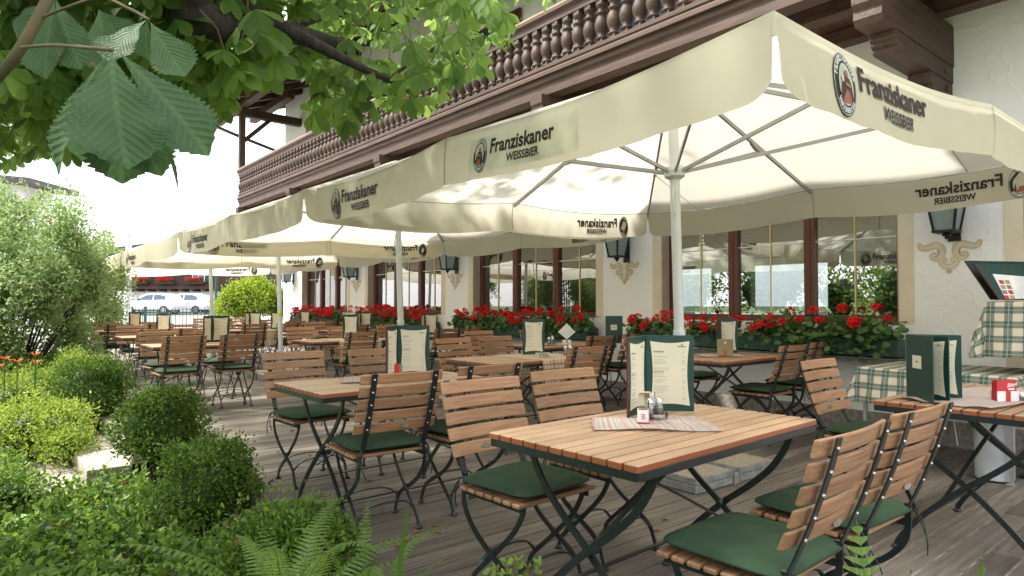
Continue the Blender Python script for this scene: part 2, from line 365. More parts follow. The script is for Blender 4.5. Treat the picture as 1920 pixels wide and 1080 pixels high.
# plaster with trowel strokes
def plaster():
    m,n,o=nt('white_trowelled_plaster'); L=n.links.new
    p=N(n,'ShaderNodeBsdfPrincipled'); p.inputs['Roughness'].default_value=.9; p.inputs['Specular IOR Level'].default_value=.2
    tc=N(n,'ShaderNodeTexCoord')
    d=N(n,'ShaderNodeTexNoise'); d.inputs['Scale'].default_value=1.7; L(tc.outputs['Object'],d.inputs['Vector'])
    v=N(n,'ShaderNodeVectorMath',operation='MULTIPLY_ADD'); L(d.outputs['Color'],v.inputs[0]); v.inputs[1].default_value=(1.1,1.1,1.1); L(tc.outputs['Object'],v.inputs[2])
    w=N(n,'ShaderNodeTexVoronoi',feature='DISTANCE_TO_EDGE'); w.inputs['Scale'].default_value=2.6; L(v.outputs[0],w.inputs['Vector'])
    mr=N(n,'ShaderNodeMapRange'); mr.inputs['From Max'].default_value=.045; L(w.outputs['Distance'],mr.inputs['Value'])
    f=N(n,'ShaderNodeTexNoise'); f.inputs['Scale'].default_value=9; f.inputs['Detail'].default_value=6; f.inputs['Roughness'].default_value=.6; L(v.outputs[0],f.inputs['Vector'])
    g=N(n,'ShaderNodeTexNoise'); g.inputs['Scale'].default_value=1.3; L(tc.outputs['Object'],g.inputs['Vector'])
    gm=N(n,'ShaderNodeMapRange'); gm.inputs['From Min'].default_value=.5; gm.inputs['From Max'].default_value=.6; L(g.outputs['Fac'],gm.inputs['Value'])
    mu=N(n,'ShaderNodeMath',operation='MULTIPLY'); 
    sb=N(n,'ShaderNodeMath',operation='SUBTRACT'); sb.inputs[0].default_value=1; L(mr.outputs[0],sb.inputs[1]); L(sb.outputs[0],mu.inputs[0]); L(gm.outputs[0],mu.inputs[1])
    a=N(n,'ShaderNodeMath',operation='MULTIPLY_ADD'); L(mu.outputs[0],a.inputs[0]); a.inputs[1].default_value=.35; L(f.outputs['Fac'],a.inputs[2])
    b=N(n,'ShaderNodeBump'); b.inputs['Strength'].default_value=.42; b.inputs['Distance'].default_value=.02; L(a.outputs[0],b.inputs['Height']); L(b.outputs[0],p.inputs['Normal'])
    mx=N(n,'ShaderNodeMix',data_type='RGBA'); mx.inputs[6].default_value=(.88,.87,.855,1); mx.inputs[7].default_value=(.82,.81,.79,1); L(f.outputs['Fac'],mx.inputs[0]); L(mx.outputs[2],p.inputs['Base Color'])
    L(p.outputs[0],o.inputs[0]); return m
M_plas=plaster()
def glassmat(name,refl,tint=(.75,.8,.8),rough=0):
    m,n,o=nt(name); L=n.links.new
    t=N(n,'ShaderNodeBsdfTransparent'); t.inputs[0].default_value=c4(tint)
    g=N(n,'ShaderNodeBsdfGlossy'); g.inputs['Roughness'].default_value=rough; g.inputs[0].default_value=(1,1,1,1)
    f=N(n,'ShaderNodeFresnel'); f.inputs[0].default_value=1.5
    a=N(n,'ShaderNodeMath',operation='ADD'); a.use_clamp=True; L(f.outputs[0],a.inputs[0]); a.inputs[1].default_value=refl
    x=N(n,'ShaderNodeMixShader'); L(a.outputs[0],x.inputs[0]); L(t.outputs[0],x.inputs[1]); L(g.outputs[0],x.inputs[2]); L(x.outputs[0],o.inputs[0]); return m
M_pane=glassmat('double_glazing',.28,(.7,.75,.75))
M_glass=glassmat('clear_glass',.10,(.88,.92,.92),.03)
M_lampg=mat('frosted_lamp_glass',(.36,.43,.45),(.30,.37,.39),rough=.3,scale=3,trans=.25,tcol=(.6,.7,.7))
M_carpaint=mat('white_car_paint',(.8,.81,.82),rough=.25,coat=.6)
M_carglass=mat('dark_car_glass',(.05,.09,.14),rough=.08,spec=.8)
M_tyre=mat('tyre_rubber',(.02,.02,.02),rough=.8)
M_rim=mat('wheel_rim',(.4,.4,.42),rough=.3,metal=.8)
M_asph=mat('asphalt',(.06,.06,.062),(.045,.045,.047),rough=.9,scale=40,bump=.2)
M_pave=mat('pale_paving',(.36,.34,.31),(.28,.265,.24),rough=.9,scale=12)
M_lawn=mat('lawn',(.06,.11,.02),(.04,.075,.015),rough=.95,scale=14,bump=.5)
M_dwood=mat('dark_timber_cladding',(.06,.025,.018),(.035,.016,.012),rough=.7,scale=3,stretch=(1,1,18),bump=.3)
M_shut=mat('green_shutter',(.02,.06,.05),rough=.6)
M_fence=mat('green_iron_fence',(.03,.1,.095),rough=.5)
M_room=mat('restaurant_wall',(.32,.27,.2),rough=.8,scale=3)
M_roomd=mat('dark_ceiling_wood',(.05,.035,.025),rough=.8,scale=3,stretch=(1,16,16))
M_curt=mat('sheer_curtain',(.7,.66,.56),rough=.8,scale=3,stretch=(1,26,1),trans=.5,tcol=(.8,.76,.65))
def plaid(name,base,c1,c2,c3,s,axes=('X','Y'),w1=.42,useobj=True,diag=False):
    """woven check: two sets of bands at right angles"""
    m,n,o=nt(name); L=n.links.new
    p=N(n,'ShaderNodeBsdfPrincipled'); p.inputs['Roughness'].default_value=.9; p.inputs['Specular IOR Level'].default_value=.15
    uv=N(n,'ShaderNodeUVMap'); sx=N(n,'ShaderNodeSeparateXYZ'); L(uv.outputs[0],sx.inputs[0])
    def band(src,freq,ph,width):
        a=N(n,'ShaderNodeMath',operation='MULTIPLY_ADD'); L(src,a.inputs[0]); a.inputs[1].default_value=freq; a.inputs[2].default_value=ph
        f=N(n,'ShaderNodeMath',operation='FRACT'); L(a.outputs[0],f.inputs[0])
        l=N(n,'ShaderNodeMath',operation='LESS_THAN'); L(f.outputs[0],l.inputs[0]); l.inputs[1].default_value=width
        h=N(n,'ShaderNodeMath',operation='MULTIPLY'); L(l.outputs[0],h.inputs[0]); h.inputs[1].default_value=1; return h.outputs[0]
    last=None; cur=N(n,'ShaderNodeRGB'); cur.outputs[0].default_value=c4(base); cur=cur.outputs[0]
    for (fr,ph,w,col,st) in (c1+c2+c3):
        for ax in (0,1):
            k=N(n,'ShaderNodeMath',operation='MULTIPLY'); L(band(sx.outputs[ax],fr*s,ph,w),k.inputs[0]); k.inputs[1].default_value=st if ax==0 or not diag else st*diag
            x=N(n,'ShaderNodeMix',data_type='RGBA'); L(k.outputs[0],x.inputs[0]); L(cur,x.inputs[6]); x.inputs[7].default_value=c4(col); cur=x.outputs[2]
    L(cur,p.inputs['Base Color'])
    t=N(n,'ShaderNodeBsdfTranslucent'); L(cur,t.inputs[0]); ms=N(n,'ShaderNodeMixShader'); ms.inputs[0].default_value=.2; L(p.outputs[0],ms.inputs[1]); L(t.outputs[0],ms.inputs[2]); L(ms.outputs[0],o.inputs[0]); return m
M_pgreen=plaid('green_cream_check',(.76,.68,.54),[(1,0,.46,(.025,.10,.075),.70)],[(1,.79,.03,(.7,.72,.66),.7)],[],9.5)
M_pmulti=plaid('autumn_check',(.74,.69,.56),[(1,0,.16,(.5,.1,.06),.6)],[(1,.3,.1,(.3,.28,.08),.55)],[(1,.62,.14,(.55,.28,.08),.5),(2,.45,.05,(.12,.1,.08),.5)],8)
M_mat=plaid('pastel_striped_mat',(.62,.56,.50),[(1,0,.2,(.5,.2,.19),.5)],[(1,.35,.12,(.36,.34,.24),.5)],[(1,.6,.12,(.52,.34,.2),.4),(2.6,.2,.25,(.25,.22,.24),.3)],17,diag=.4)

# ---------------------------------------------------------------- ground, deck, steps
GZ=-.46
def ground():
    xs=[-300,-120,-60,-30,-20,-14,-10,-7,-5,-3,-1,1,3,6,10,20,40,80,300]; ys=[-300,-100,-40,-20,-8,0,4,8,12,16,18,20,23,27,31,35,45,80,160,300]
    h=lambda x,y: GZ+.66*min(1,max(0,(y-18)/5))+.36*min(1,max(0,(y-23)/12)) 
    v=[(x,y,h(x,y)) for y in ys for x in xs]; n=len(xs)
    f=[(j*n+i,j*n+i+1,(j+1)*n+i+1,(j+1)*n+i) for j in range(len(ys)-1) for i in range(n-1)]
    b=MB(); b.add(v,f); return b
tag(ground().build('ground',M_lawn),kind='structure')
b=MB(); ys_=[19.8,21,23,27,31,35,44]; hh=lambda y: GZ+.66*min(1,max(0,(y-18)/5))+.36*min(1,max(0,(y-23)/12))+.012
b.add([(x,y,hh(y)) for y in ys_ for x in (-40,60)],[(2*i,2*i+1,2*i+3,2*i+2) for i in range(6)]); tag(b.build('forecourt_paving',M_pave),kind='structure')
b=MB(); b.add([(-1.6,-3,GZ+.004),(1.44,-3,GZ+.004),(1.44,19,GZ+.004),(-1.6,19,GZ+.004)],[(0,1,2,3)]); tag(b.build('garden_bed',M_soil),kind='structure')
b=MB(); y=-3.2; DX=1.42
while y<19.5:
    x=DX-random.uniform(0,.02)
    while x<6.6:
        x2=min(x+random.uniform(2.2,4.2),6.7)
        if 6.6-x2<.8: x2=6.62
        b.box(x,x2-.004,y+.006,y+.133,-.007,random.uniform(-.0015,.0),b=.003); x=x2
    y+=.136
deck=b.build('wooden_deck',M_deck); tag(deck,kind='structure')
b=MB(); b.box(DX+.02,6.6,-3.2,19.5,-.3,-.008); tag(b.build('deck_substructure',M_deckgap),kind='structure')
b=MB(); b.box(DX-.03,DX-.002,-3.2,6.45,-.2,-.002,b=.003); b.box(DX-.03,DX-.002,9.0,19.4,-.2,-.002,b=.003); tag(b.build('deck_fascia',M_deck),kind='structure')
st=thing('garden_steps','pale timber steps going down from the deck into the garden','steps',(DX,7.7,0))
for i in range(3):
    b=MB(); x1=-.005-.34*i; z=-.002-.14*(i+.0)-.02*(i>0)
    for k in range(2): b.box(x1-.17*(k+1)+.004,x1-.17*k,-1.2,1.2,z-.035,z,b=.004)
    b.build('tread',M_step,st)
    b=MB(); b.box(x1-.335,x1-.31,-1.18,1.18,z-.16,z-.036); b.box(x1-.335,x1,-1.19,-1.165,z-.16,z-.0365); b.build('riser',M_step,st)

# ---------------------------------------------------------------- restaurant building
WX=6.56; WT=.34
bl=thing('restaurant_building','white plastered inn with carved dark wooden balcony along its front','building',(WX,9,0))
O=Vector((WX,9,0))
T=Matrix.Translation(-O)
OPEN=[(2.36,5.05),(6.15,9.02),(10.0,12.9),(13.9,16.6)]; ZS,ZH=1.05,2.48
door=(.18,1.43)
b=MB(); ys=[-3.5]+[door[0]]; 
piers=[(-3.5,door[0]),(door[1],OPEN[0][0])]+[(OPEN[i][1],OPEN[i+1][0]) for i in range(3)]+[(OPEN[3][1],17.9)]
for a,c in piers: b.box(WX,WX+WT,a,c,.22,ZH,T)
for a,c in OPEN: b.box(WX,WX+WT,a,c,.22,ZS,T)
b.box(WX,WX+WT,-3.5,17.9,ZH,7.2,T); b.box(WX+WT,WX+8,17.6,17.9,.22,7.2,T)
wall=b.build('wall',M_plas,bl)
b=MB(); b.box(WX-.03,WX+WT,door[1],17.93,-.05,.22,T,b=.01); b.box(WX-.03,WX+WT,-3.5,door[0],-.05,.22,T,b=.01); b.build('plinth',M_plinth,bl)
# painted ochre bands round the openings, taupe reveals
for i,(a,c) in enumerate([door]+OPEN):
    zs=.22 if i==0 else ZS
    b=MB(); w=.13
    b.box(WX-.004,WX+.002,a-w,a-.001,zs-(0 if i==0 else .0),ZH+w,T); b.box(WX-.004,WX+.002,c+.001,c+w,zs,ZH+w,T); b.box(WX-.004,WX+.002,a,c,ZH+.001,ZH+w,T)
    b.build('painted_band',M_trim,bl)
    b=MB(); b.box(WX+.003,WX+.2,a,a+.012,zs,ZH,T); b.box(WX+.003,WX+.2,c-.012,c,zs,ZH,T); b.box(WX+.003,WX+.2,a+.012,c-.012,ZH-.012,ZH-.001,T); b.build('reveal',M_taupe,bl)
for wi,(a,c) in enumerate(OPEN):
    a2,c2=a+.012,c-.012; x0,x1=WX+.15,WX+.22
    b=MB(); fw=.055
    b.box(x0,x1,a2,c2,ZS,ZS+.07,T,b=.004); b.box(x0,x1,a2,c2,ZH-.07,ZH-.013,T,b=.004)
    b.box(x0-.01,x1,a2,a2+fw,ZS+.07,ZH-.07,T,b=.004); b.box(x0-.01,x1,c2-fw,c2,ZS+.07,ZH-.07,T,b=.004)
    L3=(c2-a2)/3
    for k in (1,2):
        yy=a2+L3*k; b.box(x0-.02,x1,yy-.055,yy+.055,ZS+.07,ZH-.07,T,b=.005); b.box(x0-.028,x0-.0205,yy-.014,yy+.014,ZS+.07,ZH-.07,T)
    b.box(x0-.06,x0,a2,c2,ZS-.03,ZS+.0,T,b=.004)
    fr=b.build('window_frame',M_frame,bl)
    for k in range(3):
        ya=a2+L3*k+.055; yb=a2+L3*(k+1)-.055; ym=(ya+yb)/2
        b=MB(); b.box(x0+.03,x0+.036,ya,yb,ZS+.07,ZH-.07,T); b.build('pane',M_pane,fr)
        b=MB(); b.m=0; b.box(x0+.016,x0+.028,ym-.006,ym+.006,ZS+.07,ZH-.07,T); b.m=1; b.box(x0+.018,x0+.026,ya,yb,1.875,1.886,T); b.build('muntin',[M_gold,M_muntw],fr)
    b=MB()
    for k in range(3):
        ya=a2+L3*(k+1)-.24; 
        vs=[];fs=[]
        for q in range(25):
            yy=ya+.15*q/24; xx=x1+.08+.02*math.sin(q*1.9)
            vs+=[(xx,yy,ZS+.08),(xx,yy,ZH-.05)]
        fs=[(2*q,2*q+2,2*q+3,2*q+1) for q in range(24)]
        if wi in(1,2) : b.add(vs,fs,T)
    if b.v: b.build('curtain',M_curt,fr)
# room behind the windows
b=MB(); b.box(WX+WT,13.5,-3,17.6,-.1,.0,T); b.box(13.3,13.5,-3,17.6,0,.95,T); b.box(13.3,13.5,-3,17.6,2.1,2.9,T)
for q in range(8): b.box(13.3,13.5,-3+q*2.7,-3+q*2.7+1.0,.95,2.1,T)
b.box(WX+WT,13.5,-3.1,-3,0,2.9,T)
for (px_,py_) in ((8.6,3.0),(8.6,8.4),(8.6,13.5)): b.box(px_,px_+.3,py_,py_+.3,0,2.9,T)
b.build('room',M_room,bl)
b=MB(); b.box(WX+WT,13.5,-3,17.6,2.9,3.0,T)
for q in range(26): b.box(WX+WT+.1,13.2,-2.6+q*.78,-2.5+q*.78,2.78,2.9,T)
b.build('room_ceiling',M_roomd,bl)
# door
b=MB(); b.box(WX+.1,WX+.16,door[0]+.012,door[1]-.012,0,ZH-.012,T,b=.004)
for (p,q,r,s_) in ((.3,.75,.2,1.0),(.86,1.31,.2,1.0),(.3,.75,1.15,2.2),(.86,1.31,1.15,2.2)): b.box(WX+.085,WX+.1,p,q,r,s_,T,b=.006)
dr=b.build('door',M_frame,bl)
b=MB(); b.tube([(WX+.085,1.34,1.02),(WX+.04,1.34,1.02),(WX+.04,1.22,1.02)],.01,8,T); b.build('handle',M_steel,dr)
# floor moulding of balcony -----------------------------------------------
BX=5.08; BY0,BY1=.2,16.95
def prof_y(mb,poly,y0,y1): mb.prism(poly,y0,y1,lambda a,b_,d:(a,d,b_),T)
b=MB()
prof_y(b,[(BX-.02,3.66),(BX+.16,3.66),(BX+.16,3.86),(BX-.05,3.86),(BX-.05,3.80),(BX-.02,3.78)],BY0,BY1)
prof_y(b,[(BX-.09,3.863),(BX+.18,3.863),(BX+.18,3.93),(BX-.06,3.93),(BX-.09,3.90)],BY0,BY1)
prof_y(b,[(BX-.03,3.933),(BX+.1,3.933),(BX+.1,4.0),(BX-.05,4.0),(BX-.05,3.96)],BY0,BY1)
bal=b.build('balcony',M_beam,bl)
b=MB(); prof_y(b,[(BX-.05,4.46),(BX+.07,4.46),(BX+.09,4.54),(BX+.09,4.6),(BX-.09,4.6),(BX-.09,4.56),(BX-.05,4.53)],BY0,BY1); b.build('handrail',M_beam,bal)
b=MB(); b.box(BX-.07,BX+.07,BY0,BY1,4.603,4.635,T,b=.006); b.build('rail_cap',M_rail,bal)
b=MB(); yy=BY0
while yy<BY1: b.box(BX+.17,WX-.01,yy,yy+.195,3.80,3.84,T,b=.004); yy+=.2
b.build('floor_boards',M_soff,bal)
b=MB(); b.box(BX+.45,BX+.6,BY0,BY1,3.66,3.798,T,b=.01); b.box(BX+1.1,BX+1.25,BY0,BY1,3.66,3.798,T,b=.01); b.build('joist',M_beam,bal)
b=MB(); pr=[(.026,0),(.026,.03),(.05,.04),(.05,.06),(.032,.075),(.045,.11),(.06,.16),(.063,.2),(.052,.25),(.034,.29),(.03,.3),(.048,.31),(.048,.33),(.03,.345),(.034,.38),(.05,.40),(.05,.42),(.03,.43),(.03,.46)]
b.lathe([(r*1.22,z) for r,z in pr],12)
b.box(-.045,.045,-.045,.045,0,.035,b=.004); b.box(-.045,.045,-.045,.045,.42,.462,b=.004)
bal0=b.build('baluster',M_balc,bal,smooth=False); 
for p in bal0.data.polygons: p.use_smooth=True
bal0.location=(BX-O.x,.9-O.y,4.0)
k=1; yy=.9+.1715
while yy<BY1-.05 and k<99:
    c=bal0.copy(); COL.objects.link(c); c.parent=bal; c.location=(BX-O.x,yy-O.y,4.0); k+=1; yy+=.1715
# end rail of balcony
b=MB(); b.box(BX+.16,WX,BY1-.14,BY1-.002,3.66,3.99,T,b=.01); b.box(BX+.09,WX,BY1-.12,BY1-.03,4.46,4.6,T,b=.01)
q=BX+.2
while q<WX-.05: b.box(q-.04,q+.04,BY1-.1,BY1-.05,3.99,4.46,T); q+=.17
b.build('end_rail',M_beamx,bal)
# carved brackets
def bracket(y,name='bracket'):
    b=MB(); 
    poly0=[(WX-.003,3.655),(BX-.12,3.655),(BX-.14,3.58),(BX-.08,3.53),(BX-.06,3.47),(BX+.03,3.43),(BX+.06,3.37),(BX+.2,3.33),(BX+.24,3.28),(WX-.42,3.0),(WX-.4,2.93),(WX-.36,2.9),(WX-.35,2.86),(WX-.26,2.85),(WX-.22,2.80),(WX-.003,2.80)]
    def end(x,z0,z1): h=z1-z0; return [(x+.06,z0),(x+.03,z0+h*.12),(x+.035,z0+h*.3),(x,z0+h*.42),(x,z0+h*.62),(x-.02,z0+h*.72),(x-.02,z1)]
    for (x,z0,z1,w) in ((BX-.09,3.3,3.655,.1),(BX+.22,3.155,3.297,.092),(WX-.52,3.0,3.152,.084)):
        b.prism([(WX-.003,z1),(WX-.003,z0)]+end(x,z0,z1),y-w,y+w,lambda a,c_,d:(a,d,c_),T)
    for (xx,zz) in ((WX-.2,3.22),(WX-.16,3.08)): b.lathe([(.03,-.015),(.03,.0),(.018,.012)],8,(0,0,0),T@Matrix.Translation((xx,y-.092,zz))@Matrix.Rotation(PI/2,4,'X'))
    return b.build(name,M_beamx,bl)
for yy in (1.99,5.6,9.5,13.4,16.8): bracket(yy)
# corner post, roof
b=MB(); b.box(BX-.07,BX+.07,16.75,16.89,4.64,6.15,T,b=.01); b.build('roof_post',M_beam,bl)
rf=thing('x','x','x'); bpy.data.objects.remove(rf)
SL=math.tan(R(20)); ex,ez=4.25,6.12
roofz=lambda x: ez+(x-ex)*SL
b=MB(); b.prism([(ex,roofz(ex)),(11,roofz(11)),(11,roofz(11)+.12),(ex,roofz(ex)+.12)],-4,19.0,lambda a,c_,d:(a,d,c_),T); rf=b.build('roof',M_roof,bl)
b=MB(); yy=.5
while yy<18.9: b.prism([(ex+.05,roofz(ex+.05)-.16),(9,roofz(9)-.16),(9,roofz(9)-.002),(ex+.05,roofz(ex+.05)-.002)],yy,yy+.12,lambda a,c_,d:(a,d,c_),T); yy+=.85
b.build('rafter',M_beamx,rf)
b=MB(); b.box(BX-.09,BX+.09,.3,18.9,6.16,6.285,T,b=.01); b.box(5.9,6.1,16,18.9,6.4,6.6,T,b=.01); b.build('purlin',M_beam,rf)
b=MB(); b.box(BX+.0,WX+.2,16.7,16.88,5.95,6.15,T,b=.01); b.sweep([(BX,16.79,5.3),(BX+.7,16.79,6.0)],(0,1,0),.1,.1,T); b.build('tie_beam',M_beamx,rf)
b=MB(); b.tube(bez([(ex+.1,17.9,6.0),(5.2,17.9,5.75),(6.2,17.9,5.5),(6.42,17.7,5.35),(6.46,17.5,5.1),(6.46,17.5,4.0)],5),.045,8,T); b.build('downpipe',M_gutter,bl)
# upper storey windows with shutters
for y in (5.3,8.8,12.3,15.2):
    b=MB(); b.box(WX-.02,WX+.03,y-.55,y+.55,4.75,5.9,T,b=.004); f=b.build('upper_window',M_frame,bl)
    b=MB(); b.box(WX-.03,WX-.022,y-.48,y-.03,4.82,5.84,T); b.box(WX-.03,WX-.022,y+.03,y+.48,4.82,5.84,T); b.build('pane',M_carglass,f)
    for sgn in (-1,1):
        b=MB(); b.box(WX-.06,WX-.02,y+sgn*.83-.26,y+sgn*.83+.26,4.75,5.9,T,b=.004)
        for q in range(14): b.box(WX-.075,WX-.06,y+sgn*.83-.21,y+sgn*.83+.21,4.82+q*.075,4.85+q*.075,T)
        b.build('shutter',M_frame,f)
    b=MB(); b.box(WX-.09,WX+.0,y-.6,y+.6,4.66,4.745,T,b=.006); b.build('sill',M_rail,f)
# painted scroll ornaments under the lanterns
def ornament(yc,zc,s=1.0):
    b=MB(); 
    def fn(dx):
        return lambda u,v:(WX-dx-O.x,yc-u*s-O.y,zc+v*s)
    for sg in (-1,1):
        S=[(p.x,p.y) for p in bez([(x*sg,y,0) for x,y in [(.217,.10),(.20,.072),(.155,.07),(.11,.087),(.07,.078),(.05,.045),(.055,.006),(.077,-.022),(.108,-.024),(.121,-.006),(.112,.010),(.098,.006)]],6)]; n=len(S)
        def w(i): t=i/(n-1); return .014+.026*math.sin(PI*min(1,t/.72))**.8 if t<.72 else .014+.012*(1-abs((t-.86)/.14))
        for (mi,add,o) in ((0,.026,.0042),(1,.012,.0050),(0,.0,.0058)):
            b.m=mi; ribbon(b,S,[w(i)+add for i in range(n)],fn(o)); disc(b,S[0],(w(0)+add)/2,(w(0)+add)/2,fn(o+.0003)); disc(b,S[-1],(w(n-1)+add)/2,(w(n-1)+add)/2,fn(o+.0003))
        U=[(p.x,p.y) for p in bez([(x*sg,y,0) for x,y in [(0,-.094),(.03,-.088),(.052,-.066),(.056,-.042),(.042,-.026),(.028,-.034),(.032,-.048)]],5)]
        for (mi,ww,o) in ((0,.05,.0066),(1,.034,.0074),(0,.022,.0082)):
            b.m=mi; ribbon(b,U,[ww*(1-.3*i/(len(U)-1)) for i in range(len(U))],fn(o)); disc(b,U[-1],ww*.35,ww*.35,fn(o+.0003))
        b.m=2; C=[(p.x,p.y) for p in bez([(x*sg,y,0) for x,y in [(.085,.045),(.075,.028),(.078,.008)]],5)]; ribbon(b,C,[.004+.01*math.sin(PI*i/(len(C)-1)) for i in range(len(C))],fn(.0090))
    b.m=0; disc(b,(0,-.130),.024,.026,fn(.0043)); b.m=1; disc(b,(0,-.130),.016,.018,fn(.0051))
    return b.build('painted_ornament',[M_orn1,M_orn2,M_taupe],bl)
PIERS=[1.93,5.62,9.52,13.42,17.2]
for y in PIERS: ornament(y+.025,1.66,1.05)
# lanterns on the piers
def lantern(first):
    t=thing('wall_lantern','x','lantern')
    def frus(h0,h1,w0,w1): return [(w0,h0),(w1,h1)]
    def ring(z,w,d): return [(-d,-w,z),(d,-w,z),(d,w,z),(-d,w,z)]
    b=MB(); zb,zt=0,.42; wb,wt=.075,.135
    for sx in (-1,1):
        for sy in (-1,1): b.sweep([(sx*wb,sy*wb,zb),(sx*wt,sy*wt,zt)],(1,0,0),.018,.018)
    b.box(-wb-.014,wb+.014,-wb-.014,wb+.014,-.022,.0,b=.004); b.box(-wt-.016,wt+.016,-wt-.016,wt+.016,zt,zt+.022,b=.004)
    b.lathe([(.2,zt+.023),(.15,zt+.06),(.07,zt+.13),(.03,zt+.15),(.03,zt+.18),(.012,zt+.2)],4); b.lathe([(.03,-.05),(.036,-.036),(.02,-.022)],10); b.lathe([(.012,-.075),(.018,-.062),(.012,-.05)],10)
    b.box(.075,.2,-.02,.02,-.01,.02); b.box(.18,.2,-.05,.05,-.08,.2,b=.004); b.build('frame',M_black,t)
    b=MB(); w0,w1=wb-.004,wt-.004
    for k in range(4):
        M=Matrix.Rotation(k*PI/2,4,'Z'); b.add([(w0,-w0,0),(w0,w0,0),(w1,w1,zt),(w1,-w1,zt)],[(0,1,2,3)],M)
    b.build('glass',M_lampg,t)
    b=MB(); b.lathe([(.012,.05),(.03,.12),(.03,.16),(.014,.22),(.014,.27)],10); b.build('bulb',M_white,t,True); return t
ln=lantern(0); lab=['black glass wall lantern nearest the camera, above the right-hand ornament','black wall lantern on the pier between the first and second windows','black wall lantern on the pier between the second and third windows','small wall lantern on the pier beside the third window','farthest wall lantern at the far corner of the inn']
for i,y in enumerate(PIERS):
    loc=(WX-.2,y-.02,1.86)
    if i==0: ln.location=loc; ln['label']=lab[0]; ln['group']='wall lanterns on the piers'; l0=ln
    else: dup(l0,loc,0,lab[i])
# ---------------------------------------------------------------- parasols
def emblem(mb,fn,h=.2,layers=(0,)):
    """oval emblem: dark ring with pale lettering, cream field, brown robed figure with a mug"""
    rx,ry=h*.34,h*.5
    mb.m=0; disc(mb,(0,0),rx,ry,lambda u,v:fn(u,v,0),32)
    mb.m=2; disc(mb,(0,0),rx*.95,ry*.965,lambda u,v:fn(u,v,1),32)
    mb.m=0; disc(mb,(0,0),rx*.90,ry*.93,lambda u,v:fn(u,v,2),32)
    mb.m=5; disc(mb,(0,0),rx*.62,ry*.68,lambda u,v:fn(u,v,3),28)
    mb.m=2
    for txt,a0,a1,sg in (('FRANZISKANER',160,20,1),('WEISSBIER',222,318,-1)):
        n=len(txt)
        for i,ch in enumerate(txt):
            a=R(a0+(a1-a0)*i/(n-1)); rr=.74 if sg>0 else .86
            cx_,cy_=rx*rr*math.cos(a),ry*(rr+.02)*math.sin(a); rot=math.atan2(math.sin(a)/ry,math.cos(a)/rx)-PI/2*sg
            cr,sr=math.cos(rot),math.sin(rot)
            addtext(mb,ch,h*.10,lambda u,v:fn(cx_+u*cr-v*sr,cy_+u*sr+v*cr,3),bold=.002,align='CENTER')
    s=h
    mb.m=3; P=lambda pts:mb.add([fn(x*s,y*s,4) for x,y in pts],[tuple(range(len(pts)))])
    P([(-.15,-.30),(.15,-.30),(.17,-.15),(.14,.02),(.08,.1),(-.02,.12),(-.1,.08),(-.15,-.05),(-.18,-.18)])
    mb.m=1; mb.add([fn(x*s,y*s,5) for x,y in [(-.14,-.3),(.12,-.3),(.03,-.12),(-.05,-.1)]],[(0,1,2,3)])
    mb.m=4; disc(mb,(.01*s,.16*s),.055*s,.065*s,lambda u,v:fn(u,v,5),12); mb.add([fn(x*s,y*s,5) for x,y in [(-.06,-.03),(.09,-.05),(.1,.0),(-.05,.03)]],[(0,1,2,3)])
    mb.m=2; mb.add([fn(x*s,y*s,5) for x,y in [(-.14,.02),(-.08,.02),(-.08,.12),(-.14,.12)]],[(0,1,2,3)])
PH=1.965; ZE=2.22; ZA=2.99; VH=.265
